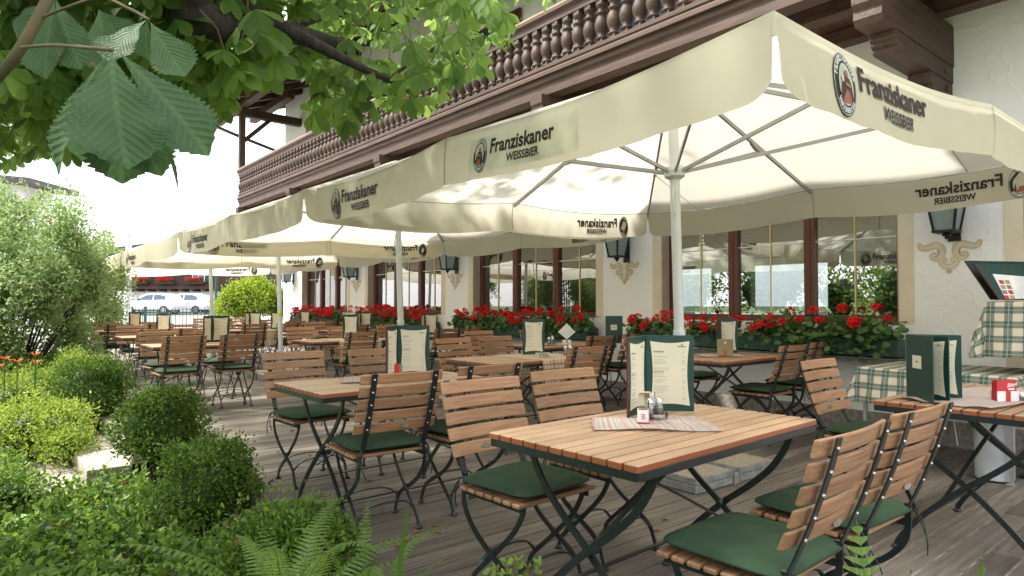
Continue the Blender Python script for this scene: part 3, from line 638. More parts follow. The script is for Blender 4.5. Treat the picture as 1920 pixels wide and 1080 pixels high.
def parasol(name,loc,label,ang=0.,patch=False,seed=0,tilt=True,dz=0.):
    t=thing(name,label,'parasol',loc,ang,'cream parasols in a row along the deck'); r=random.Random(seed)
    TM=Matrix.Rotation(R(-2.0 if tilt else -.4),4,'Y')@Matrix.Translation((0,0,dz))
    b=MB(); b.lathe([(.040,.0),(.040,1.0),(.037,1.01),(.037,ZA-.03)],16,M=TM); b.lathe([(.043,.99),(.045,1.0),(.045,1.03),(.043,1.04)],16,M=TM); b.build('pole',M_pole,t,False)
    b=MB(); b.lathe([(.047,2.16),(.075,2.18),(.08,2.22),(.075,2.25),(.047,2.26)],16,M=TM); b.build('sliding_hub',M_pole,t); b=MB(); b.lathe([(.05,ZA-.1),(.08,ZA-.09),(.08,ZA-.04),(.05,ZA-.03)],12,M=TM); b.build('crown_hub',M_pole,t)
    b=MB(); b.tube(bez([(-.05,-.03,2.10),(-.075,-.04,2.03),(-.07,-.04,1.92),(-.045,-.035,1.88)],5),.006,6,TM); b.build('pull_loop',M_pole,t)
    # ribs and struts
    ends=[(-1,-1),(0,-1),(1,-1),(1,0),(1,1),(0,1),(-1,1),(-1,0)]
    def cz(x,y):   # cloth height
        m=max(abs(x),abs(y))/PH
        return ZA-(ZA-ZE)*m
    for ex_,ey_ in ends:
        E_=Vector((ex_*PH,ey_*PH,ZE-.02)); A=Vector((ex_*.06,ey_*.06,ZA-.06)); side=Vector((-ey_,ex_,0)).normalized()
        b=MB(); b.sweep([A,E_],side,.018,.03,TM); J=A.lerp(E_,.56)
        b.sweep([A.lerp(E_,.5)+Vector((0,0,-.012)),A.lerp(E_,.53)+Vector((0,0,-.03)),J+Vector((0,0,-.035)),A.lerp(E_,.6)+Vector((0,0,-.012))],side,.03,.02,TM)
        rb=b.build('rib',M_rib,t)
        b=MB(); l=math.hypot(ex_,ey_); b.sweep([Vector((ex_/l*.07,ey_/l*.07,2.215)),J+Vector((0,0,-.035))],side,.016,.026,TM); b.build('strut',M_rib,rb)
    # cloth: eight panels with a little sag between the ribs
    def P(k,s,u):   # side k, s 0..1 apex->edge, u -1..1 along the edge
        c,sn=[(0,-1),(1,0),(0,1),(-1,0)][k]; tx,ty=-sn,c      # outward (c,sn), tangent runs left->right seen from outside
        d=s*PH
        sag=-.05*math.sin(PI*abs(u))*s*s-.02*math.sin(PI*s)*math.sin(PI*abs(u))
        inn=.0
        return Vector((c*d+tx*u*d,sn*d+ty*u*d,ZA-(ZA-ZE)*s+.012+sag))
    ns,nu=10,24
    b=MB()
    for k in range(4):
        vs=[P(k,(i+.4)/(ns+.4) ,-1+2*j/nu) for i in range(ns+1) for j in range(nu+1)]
        b.add(vs,[(i*(nu+1)+j,i*(nu+1)+j+1,(i+1)*(nu+1)+j+1,(i+1)*(nu+1)+j) for i in range(ns) for j in range(nu)],TM)
    b.build('canopy',M_cloth,t,True)
    b=MB()
    for k in range(4):
        vs=[P(k,s,u)*1.0+Vector((0,0,.012)) for s in (.02,.075) for u in (-1,0,1)]
        b.add(vs,[(0,1,4,3),(1,2,5,4)],TM)
    b.build('vent_cap',M_cloth,t,True)
    for k in range(4):
        for x0 in (-1.25,1.25):
            b=MB()
            for sg in (-.003,.003):
                vs=[]
                for i in range(9):
                    s_=abs(x0)/PH+(1-abs(x0)/PH)*i/8; q1=P(k,s_,x0/(s_*PH)); c_,n_=[(0,-1),(1,0),(0,1),(-1,0)][k]; tv=Vector((-n_,c_,0))
                    vs+=[q1+tv*.003+Vector((0,0,sg)),q1-tv*.003+Vector((0,0,sg))]
                b.add(vs,[(2*i,2*i+1,2*i+3,2*i+2) for i in range(8)],TM)
            b.build('canopy_seam',M_seam,t)
    # valances
    for k in range(4):
        c,sn=[(0,-1),(1,0),(0,1),(-1,0)][k]; tx,ty=-sn,c
        ph=[r.uniform(0,6) for _ in range(6)]
        hw=PH+.012
        def V(u,v,off=0,k=k,c=c,sn=sn,tx=tx,ty=ty,ph=ph):   # u metres from left corner seen from outside, v metres down
            uu=min(max(u/(2*hw)*2-1,-1),1); q=v/VH
            wave=(.016*math.sin(u*2.1+ph[0])+.010*math.sin(u*5.3+ph[1])+.005*math.sin(u*11+ph[2]))*q**1.1*min(1,(1-abs(uu))*9)
            fold=(.006*math.sin(u*23+ph[3]+v*9)*math.sin(u*1.3+ph[4])+.0035*math.sin(u*41+ph[1]-v*14)*max(0,math.sin(u*2.6+ph[2])))*q
            d=hw+off+wave+fold+.014*q+ .01*math.sin(PI*q)
            e=P(k,1,uu).z
            x=uu*hw+math.copysign(d-hw-off,uu)*max(0,(abs(uu)-.93)/.07)
            M=Vector((c*d+tx*x,sn*d+ty*x,e-v*(1-.06*math.sin(u*1.7+ph[5])*0)))
            return TM@M
        b=MB(); nv=9; vs=[]; ed=[0,.008,.014,.018,.022,.028,.036,.048,.062,.08,.10,.125]
        us=ed+[.16+(2*hw-.32)*i/80 for i in range(81)]+[2*hw-e for e in ed[::-1]]; nu2=len(us)-1
        for u in us:
            dd=min(u,2*hw-u); vm=VH*(1+.02*math.sin(u*3+ph[0]))
            if dd<.014: vm=.088
            elif dd<.125: q_=(dd-.014)/.111; vm=.088+(vm-.088)*(.62+.38*math.sqrt(1-(1-q_)**2)) if q_>.03 else .088+(vm-.088)*.4
            for j in range(nv+1): vs.append(V(u,vm*j/nv))
        b.add(vs,[(i*(nv+1)+j,(i+1)*(nv+1)+j,(i+1)*(nv+1)+j+1,i*(nv+1)+j+1) for i in range(nu2) for j in range(nv)])
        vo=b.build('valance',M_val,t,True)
        b=MB()
        ribbon(b,[(2*hw*i/60,.004) for i in range(61)],.006,lambda u,v:V(u,v,-.004)); ribbon(b,[(hw,VH*j/8) for j in range(9)],.007,lambda u,v:V(u,v,.003)); ribbon(b,[(hw,VH*j/8) for j in range(9)],.007,lambda u,v:V(u,v,-.004))
        b.build('seam',M_seam,vo)
        pb=MB()
        def pr(u0,v0,s):
            for sg in (1,-1):
                def fn(u,v,l=0): return V(u0+u*s,v0-v*s,sg*(.0042+.0007*l))
                pb.m=1; 
                if sg>0: addtext(pb,'Franziskaner',.128,lambda u,v:fn(.1665+u,-.007+v-.001,0),bold=.0028,squash=.93)
                pb.m=0; addtext(pb,'Franziskaner',.128,lambda u,v:fn(.165+u,-.005+v,1),bold=.0028,squash=.93)
                addtext(pb,'WEISSBIER',.070,lambda u,v:fn(.34+u,-.080+v,1),bold=.0018,squash=.92,shear=.12)
                emblem(pb,lambda u,v,l:fn(.062+u,-.010+v,l),.228)
        pr(.34,.135,1.0)
        if patch and k==3:
            q=MB(); q.add([V(2.24+.82*i/40,.05+.175*j/10,.003) for j in range(11) for i in range(41)],[(j*41+i,j*41+i+1,j*41+i+42,j*41+i+41) for j in range(10) for i in range(40)]); q.build('sewn_patch',M_patch,vo)
            pb.build('printed_lettering',[M_print,M_pred,M_pwhite,M_pbrown,M_pskin,M_patch],vo); pb=MB(); pr(2.30,.135,.78)
        pb.build('printed_lettering',[M_print,M_pred,M_pwhite,M_pbrown,M_pskin,M_patch],vo)
    # foot: slabs in a steel cross frame
    b=MB(); b.box(-.025,.025,-.46,.46,.0,.07,b=.003); b.box(-.46,-.026,-.025,.025,.0,.07,b=.003); b.box(.026,.46,-.025,.025,.0,.07,b=.003); b.lathe([(.06,.071),(.06,.3)],12)
    for sx in (-1,1): b.box(sx*.035-.004,sx*.035+.004,-.462,-.45,0,.11); b.box(-.462,-.45,sx*.035-.004,sx*.035+.004,0,.11)
    b.build('cross_foot',M_galv,t)
    for sx in (-1,1):
        for sy in (-1,1):
            x0,x1=sorted((sx*.04,sx*.45)); y0,y1=sorted((sy*.04,sy*.45))
            b=MB(); b.m=1; b.box(x0,x1,y0,y1,.003,.055,b=.004); b.box(x0+.002,x1-.002,y0-.003,y1-.003,.058,.10,b=.004); b.m=0; b.add([(x0+.006,y0+.003,.1012),(x1-.006,y0+.003,.1012),(x1-.006,y1-.007,.1012),(x0+.006,y1-.007,.1012)],[(0,1,2,3)]); b.build('paving_slab',[M_slab,M_conc],t)
    return t
parasol('parasol',(4.07,2.945,0),'nearest and largest cream beer-garden parasol over the front tables',ang=R(-2.2),patch=True,seed=2)
parasol('parasol',(4.08,7.07,0),'second parasol, just behind the big one, its pole in front of the second window',seed=5)
p3=parasol('parasol',(4.03,11.06,0),'third parasol, its white pole marked with a lime sticker',seed=8)
b=MB(); b.lathe([(.0445,1.02),(.0445,1.10)],16,M=Matrix.Rotation(R(-2),4,'Y')); b.build('lime_sticker',mat('lime_sticker',(.5,.7,.02),rough=.5),p3)
parasol('parasol',(4.0,15.1,0),'farthest parasol at the end of the deck',seed=12)

# ---------------------------------------------------------------- chairs
SB=[(.588+.0655*i-.455)/.425 for i in range(5)]
def chair(label):
    t=thing('folding_chair',label,'chair')
    back=lambda s:(-.195-.155*s-.012*math.sin(PI*s),.455+.425*s)     # s 0..1 up the strap
    b=MB()
    for i in range(5):
        s=SB[i]; y,z=back(s); y2,z2=back(s+.05); tl=math.atan2(-(y2-y),z2-z)
        L=.235; n=8; vs=[]
        for j in range(n+1):
            x=-L+2*L*j/n; cv=-.022*(1-(x/L)**2)+.022
            for (dy,dz) in ((0,-.0262),(0,.0262),(.015,.0262),(.015,-.0262)):
                e=.004 if abs(dy)>.01 or True else 0
                yy=y+.006+cv*.9+dy; zz=z+dz*(1-.0)
                yy+=-(dz)*math.tan(tl)
                vs.append((x,yy,zz))
        # slightly eased ends
        fs=[]
        for j in range(n):
            for k in range(4): fs.append((j*4+k,j*4+(k+1)%4,(j+1)*4+(k+1)%4,(j+1)*4+k))
        fs+=[(3,2,1,0),(n*4,n*4+1,n*4+2,n*4+3)]; b.add(vs,fs)
    ob=b.build('backrest',M_wood,t)
    bv=ob.modifiers.new('b','BEVEL'); bv.width=.0045; bv.segments=2; bv.limit_method='ANGLE'; bv.angle_limit=R(50)
    y,z=back(SB[0])
    for yp in (y+.0245,y-.001):
        o=MB(); o.prism([(.028*math.cos(a),.011*math.sin(a)) for a in [2*PI*k/16 for k in range(16)]],0,.003,lambda a,c_,d:(.04+a,yp+d,z+c_)); o.build('maker_plate',M_rivet,t)
    for sx in (-1,1):
        b=MB(); P=[(sx*.175,)+back(q) for q in (1.0,.8,.6,.4,.2,.06)]
        b.m=0; b.sweep(P,(1,0,0),.03,.006); b.m=1
        for i in range(5):
            y_,z_=back(SB[i])
            for (yy,d) in ((y_-.0045,-1),(y_+.0262,1)):
                b.lathe([(.0065,-.003),(.0065,0),(.005,.0025),(.001,.0035)],8,M=Matrix.Translation((sx*.175,yy,z_))@Matrix.Rotation(-PI/2*d,4,'X'))
        b.build('back_strap',[M_iron,M_rivet],t)
        b=MB(); P=[(sx*.177,-.203,.49),(sx*.183,-.20,.45),(sx*.19,-.197,.40),(sx*.19,-.18,.335),(sx*.19,-.12,.265),(sx*.19,-.03,.205),(sx*.19,.07,.15),(sx*.19,.125,.10),(sx*.19,.16,.012)]
        b.sweep(bez(P,4),(1,0,0),[.02,.012]+[.009]*99,.022)
        b.lathe([(.02,.0),(.022,.006),(.016,.014),(.011,.02)],10,(sx*.19,.16,0)); b.build('leg',M_iron,t)
        b=MB(); P=[(sx*.17,.17,.425),(sx*.17,.16,.39),(sx*.17,.11,.31),(sx*.17,.0,.20),(sx*.17,-.10,.11),(sx*.17,-.15,.06),(sx*.17,-.17,.012)]
        b.sweep(bez(P,4),(1,0,0),.009,.02); b.lathe([(.02,.0),(.022,.006),(.016,.014),(.011,.02)],10,(sx*.17,-.17,0)); b.lathe([(.008,0),(.008,.03)],8,M=Matrix.Translation((sx*.165-.015*0,-.01,.2))@Matrix.Rotation(sx*PI/2,4,'Y')); b.build('leg',M_iron,t)
        b=MB(); b.box(sx*.185-.005,sx*.185+.005,-.2,.19,.405,.428); b.build('seat_rail',M_iron,t)
    for (yy,z0,w) in ((.118,.105,.19),(-.125,.09,.17)):
        b=MB(); P=[(-w,yy,z0),(-w*.72,yy,z0+.05),(-w*.4,yy,z0+.068),(0,yy,z0+.072),(w*.4,yy,z0+.068),(w*.72,yy,z0+.05),(w,yy,z0)]
        b.sweep(bez(P,3),(0,1,0),.02,.007); b.build('stretcher',M_iron,t)
    b=MB()
    for i in range(7): y0=-.185+.0565*i; b.box(-.225,.225,y0,y0+.046,.430,.448,b=.005)
    b.build('seat',M_wood,t)
    # cushion
    vs=[];nx,ny=16,16; 
    def cs(u,v,top):
        # rounded square
        q=max(abs(u),abs(v)); a=math.atan2(v,u); l=math.hypot(u,v)
        rr=(abs(u)**7+abs(v)**7)**(1/7) if l>0 else 0
        k=q/rr if rr>0 else 1
        x=u*k*.218; y=v*k*.212+.004
        h=.023*(1-max(0,q)**9)+ .006*(1-q*q)+.0018*math.sin(u*7+v*3)*math.sin(v*6-u*2)*(1-q**4)
        return (x,y,.4755+(h if top else -.023*(1-max(0,q)**9)))
    b=MB()
    for top in (1,0):
        vs=[cs(-1+2*i/nx,-1+2*j/ny,top) for i in range(nx+1) for j in range(ny+1)]
        f=[(i*(ny+1)+j,(i+1)*(ny+1)+j,(i+1)*(ny+1)+j+1,i*(ny+1)+j+1) for i in range(nx) for j in range(ny)]
        b.add(vs,f if top else [q[::-1] for q in f])
    cu=b.build('seat_cushion',M_cush,t,True)
    b=MB(); b.tube([cs(math.cos(a)/max(abs(math.cos(a)),abs(math.sin(a)))*1.0,math.sin(a)/max(abs(math.cos(a)),abs(math.sin(a)))*1.0,1) for a in [2*PI*k/64 for k in range(65)]],.0035,6,caps=False); b.build('piping',M_tie,cu,True)
    for sx in (-1,1):
        b=MB(); b.sweep(bez([(sx*.2,-.2,.47),(sx*.205,-.225,.44),(sx*.215,-.235,.38),(sx*.21,-.24,.31)],4),(1,0,0),.006,.002); b.sweep(bez([(sx*.2,-.2,.47),(sx*.2,-.222,.43),(sx*.185,-.25,.37),(sx*.17,-.255,.33)],4),(1,0,0),.006,.002); b.build('cushion_tie',M_tie,cu)
    return t
C0=chair('x'); _first=[True]
def put(x,y,face,label,rz=0,arms=False,dz=0):
    """x,y of the middle of the top of the backrest; face +1 looks to +Y, -1 to -Y"""
    a=(0 if face>0 else PI)+R(rz)
    ox,oy=-.33*math.sin(a)*-1,-.33*math.cos(a)
    lx,ly=x-(-(-.33)*math.sin(a)), y-((-.33)*math.cos(a))
    if _first[0]: C0.location=(lx,ly,0); C0.rotation_euler=(0,0,a); C0['label']=label; C0['group']='slatted folding garden chairs'; r=C0; _first[0]=False
    else: r=dup(C0,(lx,ly,0),a,label)
    for ch in r.children:
        if ch.name.startswith('seat_cushion'): ch.rotation_euler=(0,0,R(random.uniform(-4.5,4.5))); ch.location=(random.uniform(-.01,.01),random.uniform(-.015,.012),0)
    if arms:
        b=MB()
        for sx in (-1,1): b.box(sx*.235-.022,sx*.235+.022,-.24,.17,.655,.675,b=.006)
        b.build('armrest',M_wood,r)
        b=MB()
        for sx in (-1,1): b.sweep(bez([(sx*.235,.13,.655),(sx*.235,.15,.58),(sx*.225,.1,.5),(sx*.2,.09,.42)],4),(1,0,0),.009,.018); b.lathe([(.035,0),(.035,.01)],10,M=Matrix.Translation((sx*.235,.09,.6))@Matrix.Rotation(PI/2,4,'Y'))
        b.build('arm_support',M_iron,r)
    return r
# ---------------------------------------------------------------- tables
def table(label):
    t=thing('slatted_table',label,'table'); Lx,Ly=.6,.35
    b=MB(); n=11; p=2*Ly/n
    for i in range(n): b.box(-Lx,Lx,-Ly+p*i+.0052,-Ly+p*(i+1)-.0052,.727,.75,b=.003)
    tt=b.build('tabletop',[M_top,M_topedge],t)
    for p in tt.data.polygons:
        if abs(p.normal.z)<.3: p.material_index=1
    b=MB(); b.box(-Lx+.01,Lx-.01,-Ly+.0045,-Ly+.012,.70,.7275,b=.002); b.box(-Lx+.01,Lx-.01,Ly-.012,Ly-.0045,.70,.7275,b=.002); b.box(-Lx+.004,-Lx+.0095,-Ly+.012,Ly-.012,.70,.7275); b.box(Lx-.0095,Lx-.004,-Ly+.012,Ly-.012,.70,.7275)
    for x in (-.35,.35,0): b.box(x-.012,x+.012,-Ly+.013,Ly-.013,.716,.728)
    b.build('frame',M_iron,t)
    for sx in (-1,1):
        for sg in (-1,1):
            x=sx*(.43 if sg>0 else .455)
            b=MB(); P=[(x,sg*.30,.70),(x,sg*.285,.65),(x,sg*.22,.55),(x,sg*.12,.455),(x,-sg*.0,.36),(x,-sg*.13,.24),(x,-sg*.23,.13),(x,-sg*.285,.05),(x,-sg*.30,.01)]
            b.sweep(bez(P,4),(1,0,0),.011,.026); b.lathe([(.02,.0),(.024,.006),(.02,.014),(.012,.02)],10,(x,-sg*.30,0)); b.build('leg',M_iron,t)
        b=MB(); b.lathe([(.014,-.02),(.014,.04)],8,M=Matrix.Translation((sx*.43,0,.36))@Matrix.Rotation(PI/2,4,'Y')); b.build('hinge_bolt',M_iron,t)
    b=MB(); b.sweep([(-.43,.20,.17),(.43,.20,.17)],(0,1,0),.02,.007); b.sweep([(-.44,-.235,.12),(.44,-.235,.12)],(0,1,0),.02,.007); b.build('long_stretcher',M_iron,t)
    b=MB(); b.sweep([(-.43,.10,.27),(-.1,.06,.45),(.38,-.0,.70)],(0,1,0),.02,.007); b.sweep([(.43,-.10,.27),(.1,-.06,.45),(-.38,.0,.70)],(0,1,0),.02,.007); b.build('folding_brace',M_iron,t)
    return t
T0=table('x'); TG='slatted folding beer-garden tables'
TAB=[(2.1,1.62,2,'large slatted table in the front middle, nearest the camera'),
 (4.07,1.03,0,'table at the right edge with a crumpled striped mat and red coaster box'),
 (2.02,3.68,1,'table left of the front middle one, a tall menu and red card on it'),
 (3.82,4.50,0,'table in the middle with a plaid runner hanging down and a glass ashtray'),
 (5.42,3.42,0,'table under the nearest window with an olive card and upright menu'),
 (5.5,5.72,0,'table under the second window with a pointed white napkin on it'),
 (3.92,8.40,0,'table with a plaid runner near the third parasol pole, behind the tall left menu'),
 (5.5,8.72,0,'table in front of the pier between second and third windows'),
 (2.15,8.62,0,'nearest of the three tables at the far left edge of the deck'),
 (2.25,11.25,1,'middle one of the three tables at the far left edge of the deck'),
 (2.3,14.0,0,'farthest table on the left edge, near the iron fence'),
 (4.2,12.9,0,'far table in the middle row with a pair of tall menus on a plaid runner'),
 (5.6,11.5,0,'far table before the third window'),
 (5.6,14.4,0,'far table before the fourth window'),
 (4.9,17.2,0,'farthest table on the right, at the far end by the inn corner')]
for i,(x,y,rz,lab) in enumerate(TAB):
    if i==0: T0.location=(x,y,0); T0.rotation_euler=(0,0,R(rz)); T0['label']=lab; T0['group']=TG
    else: dup(T0,(x,y,0),R(rz),lab)
# chairs
CH=[(1.92,.80,1,'chair at the bottom right with its green cushion nearest the camera',2),
 (2.50,.82,1,'second chair from the bottom right corner, its back turned, beside the nearest chair',-1),
 (1.84,2.48,-1,'left chair behind the front table, its green cushion showing beside the table leg',2),
 (2.46,2.57,-1,'chair behind the front table, right one of the pair with slats facing the camera',0),
 (1.72,2.96,1,'chair in the centre left seen from behind, black straps, pulled up to the left table',-3),
 (2.34,3.01,1,'chair seen from behind, half hidden by a slatted backrest, right of the centre-left one',0),
 (1.83,4.80,-1,'chair at the left edge of the left table, facing the camera, ties dangling',3),
 (2.47,4.74,-1,'chair behind the left table just left of its tall menu',0),
 (4.16,1.99,-1,'chair left of the checked side table, slats leaning towards the wall',1),
 (5.50,2.80,1,'chair seen from behind at the right of the first wall table',-2),
 (6.24,2.88,1,'chair against the wall under the right end of the nearest flower box',-4),
 (5.42,4.52,-1,'chair on the far side of the first wall table, left one, facing the camera',2),
 (6.05,4.55,-1,'chair on the far side of the first wall table, close to the parasol pole',0),
 (5.5,5.05,1,'left chair seen from behind at the wall table below the second window',-4),
 (6.22,5.15,1,'chair seen from behind by the wall, right one below the second window',-3),
 (6.15,7.05,-1,'chair facing the camera behind the napkin table',3),
 (3.88,5.70,-1,'chair facing the camera behind the middle plaid table, orange-brown slats',5),
 (4.50,5.78,-1,'chair facing the camera just behind the menu of the middle plaid table',0),
 (5.42,8.05,1,'chair seen from behind at the pier table, left one',-2),
 (6.15,8.30,1,'chair seen from behind at the pier table, wall side',2),
 (5.45,9.95,-1,'chair facing the camera behind the pier table, left one',1),
 (6.1,10.6,-1,'chair facing the camera behind the pier table, wall side',4),
 (3.95,10.05,-1,'chair facing the camera behind the plaid table by the third pole, left one',2),
 (4.6,10.0,-1,'chair facing the camera behind the plaid table by the third pole, right one',-2),
 (1.82,7.98,1,'left of two chairs seen from behind at the nearest far-left table',2),
 (2.44,8.02,1,'right of two chairs seen from behind at the nearest far-left table',-1),
 (1.87,9.62,-1,'chair facing the camera behind the nearest far-left table, left one',3),
 (2.55,9.7,-1,'chair facing the camera behind the nearest far-left table, right one',-2),
 (2.0,10.52,1,'chair seen from behind at the middle far-left table, left one',1),
 (2.5,10.45,1,'chair seen from behind at the middle far-left table, right one',-3),
 (2.08,12.85,-1,'chair facing the camera behind the middle far-left table, left one',-1),
 (2.9,12.9,-1,'chair facing the camera behind the middle far-left table, right one',3),
 (2.0,13.55,1,'chair seen from behind at the farthest left table, deck-edge side',0),
 (2.65,13.5,1,'chair seen from behind at the farthest left table, right one',2),
 (2.0,15.4,-1,'last chair on the left edge of the deck, facing the camera',-2),
 (2.8,15.3,-1,'last chair but one on the left edge of the deck, facing the camera',2),
 (4.0,12.35,1,'chair seen from behind at the table with two tall menus, left one',-4),
 (4.65,12.4,1,'chair seen from behind at the table with two tall menus, right one',3),
 (4.1,14.7,-1,'chair facing the camera behind the table with two tall menus, left one',0),
 (4.75,14.6,-1,'chair facing the camera behind the table with two tall menus, right one',4),
 (5.3,10.75,1,'chair seen from behind at the far table before the third window, left one',2),
 (6.1,11.0,1,'chair seen from behind at the far table before the third window, wall side',-2),
 (5.4,13.0,-1,'chair facing the camera at the far table before the third window, left one',3),
 (6.1,12.75,-1,'chair facing the camera at the far table before the third window, wall side',-3),
 (5.35,13.85,1,'chair seen from behind at the far table before the fourth window, left one',0),
 (6.1,13.75,1,'chair seen from behind at the far table before the fourth window, wall side',2),
 (5.4,15.9,-1,'chair facing the camera at the far table before the fourth window, left one',-3),
 (6.15,15.8,-1,'chair facing the camera at the far table before the fourth window, wall side',1),
 (4.6,16.6,1,'chair seen from behind at the farthest right table, left one',0),
 (5.3,16.6,1,'chair seen from behind at the farthest right table, right one',3),
 (4.6,18.4,-1,'chair facing the camera at the farthest right table, left one',0),
 (5.4,18.4,-1,'chair facing the camera at the farthest right table, right one',-3)]
for x,y,f,lab,rz in CH: put(x,y,f,lab,rz)
put(3.98,3.80,1,'armchair seen from behind in the middle, its wooden armrest towards the hanging plaid cloth',-3,True)
put(3.88,7.75,1,'armchair seen from behind at the farther plaid table, small armrest showing at left',-2,True)
put(5.25,7.1,-1,'chair facing the camera behind the napkin table, hidden side by the big menu',-2)

# ---------------------------------------------------------------- cloths, mats
def sheet(name,fn,nu,nv,su,sv,m,parent=None,u0=0,v0=0):
    vs=[fn(i/nu,j/nv) for i in range(nu+1) for j in range(nv+1)]
    uv=np.array([(u0+su*i/nu,v0+sv*j/nv) for i in range(nu+1) for j in range(nv+1)])
    f=np.array([(i*(nv+1)+j,(i+1)*(nv+1)+j,(i+1)*(nv+1)+j+1,i*(nv+1)+j+1) for i in range(nu) for j in range(nv)])
    return npmesh(name,np.array([tuple(v) for v in vs]),f,m,parent,True,uv)
def mat_(name,cx_,cy_,w,d,a,lab,m=M_mat,crump=.006,seed=0,cat='table mat'):
    r=random.Random(seed); p=[r.uniform(0,6) for _ in range(4)]; ca,sa=math.cos(a),math.sin(a)
    def fn(u,v):
        x=(u-.5)*w*(1+.05*math.sin(v*3+p[3])); y=(v-.5)*d*(1+.06*math.sin(u*3+p[2])); z=.7525+crump*(math.sin(u*9+p[0])*math.sin(v*5+p[1])+1)*.5+crump*.3*(math.sin(v*17+u*5)+1)
        return (cx_+x*ca-y*sa,cy_+x*sa+y*ca,z)
    return tag(sheet(name,fn,30,20,w,d,m),lab,cat)
mat_('table_mat',2.08,1.66,.46,.30,R(-40),'striped pastel mat under the shakers on the front middle table',seed=1)
mat_('table_mat',3.98,1.05,.85,.42,R(-8),'crumpled striped mat spread over the table at the right edge',seed=2,crump=.012)
mat_('table_mat',1.95,3.72,.42,.28,R(-30),'striped mat on the left table in front of its tall menu',seed=3)
mat_('table_mat',5.35,3.45,.42,.30,R(-35),'small striped mat under the olive card at the first wall table',seed=4)
mat_('table_mat',5.35,5.66,.42,.28,R(-20),'pale mat under the napkin on the second wall table',seed=5)
def runner(cx_,cy_,w,lab,seed):
    r=random.Random(seed); p=[r.uniform(0,6) for _ in range(4)]; Ly=.355; drop=.30
    tot=2*Ly+2*drop
    def fn(u,v):
        s=(v-.5)*tot; x=cx_+(u-.5)*w+.01*math.sin(v*9+p[0])
        if abs(s)<Ly: return (x,cy_+s,.7535+.002*math.sin(u*14+p[1]))
        d=abs(s)-Ly; return (x+.012*d/drop*math.sin(u*13+p[2]),cy_+math.copysign(Ly+.006+.028*d/drop*(1+math.sin(u*17+p[3])),s),.7535-d)
    return tag(sheet('table_runner',fn,50,44,w,tot,M_pmulti),lab,'tablecloth')
runner(4.05,4.50,.62,'brown and red plaid runner hanging over the middle table, ashtray on it',1)
runner(3.98,8.40,.62,'plaid runner on the table behind the tall menu, hanging to both sides',2)
runner(4.25,12.9,.6,'far plaid runner under the two tall menus',3)
# ---------------------------------------------------------------- menus
def menu(x,y,dirs,lab,pages,cover=None,h=.335,w=.212,rz=0,cat='menu',star=False):
    """panels joined in zigzag; dirs = world angles (deg) of successive panels from the first end; pages: per panel set of sides (+1 left of the run, -1 right)"""
    t=thing('menu_stand',lab,cat,(x,y,.756)); p=Vector((0,0,0))
    for i,a in enumerate(dirs):
        a=R(a); d=Vector((math.cos(a),math.sin(a),0)); nrm=Vector((-math.sin(a),math.cos(a),0))
        q=p+d*w
        M=Matrix(((d.x,nrm.x,0,p.x),(d.y,nrm.y,0,p.y),(0,0,1,0),(0,0,0,1)))
        b=MB(); b.box(.0015,w-.0015,-.003,.003,0,h,M,b=.0015)
        pn=b.build('panel',M_green,t)
        b=MB(); b.box(-.002,.0012,-.0035,.0035,.001,h-.001,M); b.build('edge_binding',M_maroon if i==0 else M_pgrey,pn)
        for sd in pages[i]:
            o=.0036*sd
            def fn(l): return lambda u,v:M@Vector((u,o+.0006*l*sd,v))
            n=12; x0,x1=.02,w-.02; z0,z1=.025,h-.025
            out=[]
            for k in range(n+1): s=k/n; out.append((x0+.011*math.sin(PI*s),z0+(z1-z0)*s))
            for k in range(1,n+1): s=k/n; out.append((x0+(x1-x0)*s,z1-.009*math.sin(PI*s)))
            for k in range(1,n+1): s=k/n; out.append((x1-.011*math.sin(PI*s),z1-(z1-z0)*s))
            for k in range(1,n): s=k/n; out.append((x1-(x1-x0)*s,z0+.009*math.sin(PI*s)))
            b=MB(); b.m=0; b.add([fn(0)(*q_) for q_ in out],[tuple(range(len(out)))])
            b.m=1; rr=random.Random(int(x*100)+i); fl=lambda u:(u if sd<0 else w-u)
            def line(ua,ub,v,th=.0016):
                a_,b_=fl(ua),fl(ub); b.add([fn(1)(a_,v-th/2),fn(1)(b_,v-th/2),fn(1)(b_,v+th/2),fn(1)(a_,v+th/2)],[(0,1,2,3)])
            v=h-.075; line(.035,.08,v+.004,.004)
            while v>.055:
                line(.036,.036+rr.uniform(.03,.07),v)
                if rr.random()<.75: line(w-.055,w-.04,v-.003)
                v-=rr.choice((.0085,.0085,.013,.02))
            line(.035,.078,h*.52,.004)
            b.m=2; line(w-.072,w-.035,h-.05,.004); cxx=w-.053
            for k in range(-2,3): a2=PI/2+k*.42; c_,s_=math.cos(a2),math.sin(a2); u0=fl(cxx); b.add([fn(1)(u0-.002,h-.046),fn(1)(u0+.002,h-.046),fn(1)(u0+.009*c_,h-.046+.010*s_)],[(0,1,2)])
            b.build('printed_page',[M_paper,M_ink,M_inkg],pn)
        if cover and cover[0]==i:
            sd=cover[1]; b=MB(); b.m=0; b.add([M@Vector((u,sd*.0038,v)) for u,v in ((.06,h*.48),(.14,h*.48),(.14,h*.68),(.06,h*.68))],[(0,1,2,3)]); b.m=1; b.add([M@Vector((u,sd*.0044,v)) for u,v in ((.085,h*.57),(.115,h*.57),(.1,h*.61))],[(0,1,2)]); b.build('label_plate',[M_paper,M_inkg],pn)
        if not star: p=q
    return t
VA=-39.5  # direction parallel to the picture plane, to the right
menu(2.27,1.93,[100-0+0,VA+8],'',[[],[-1]]) if 0 else None
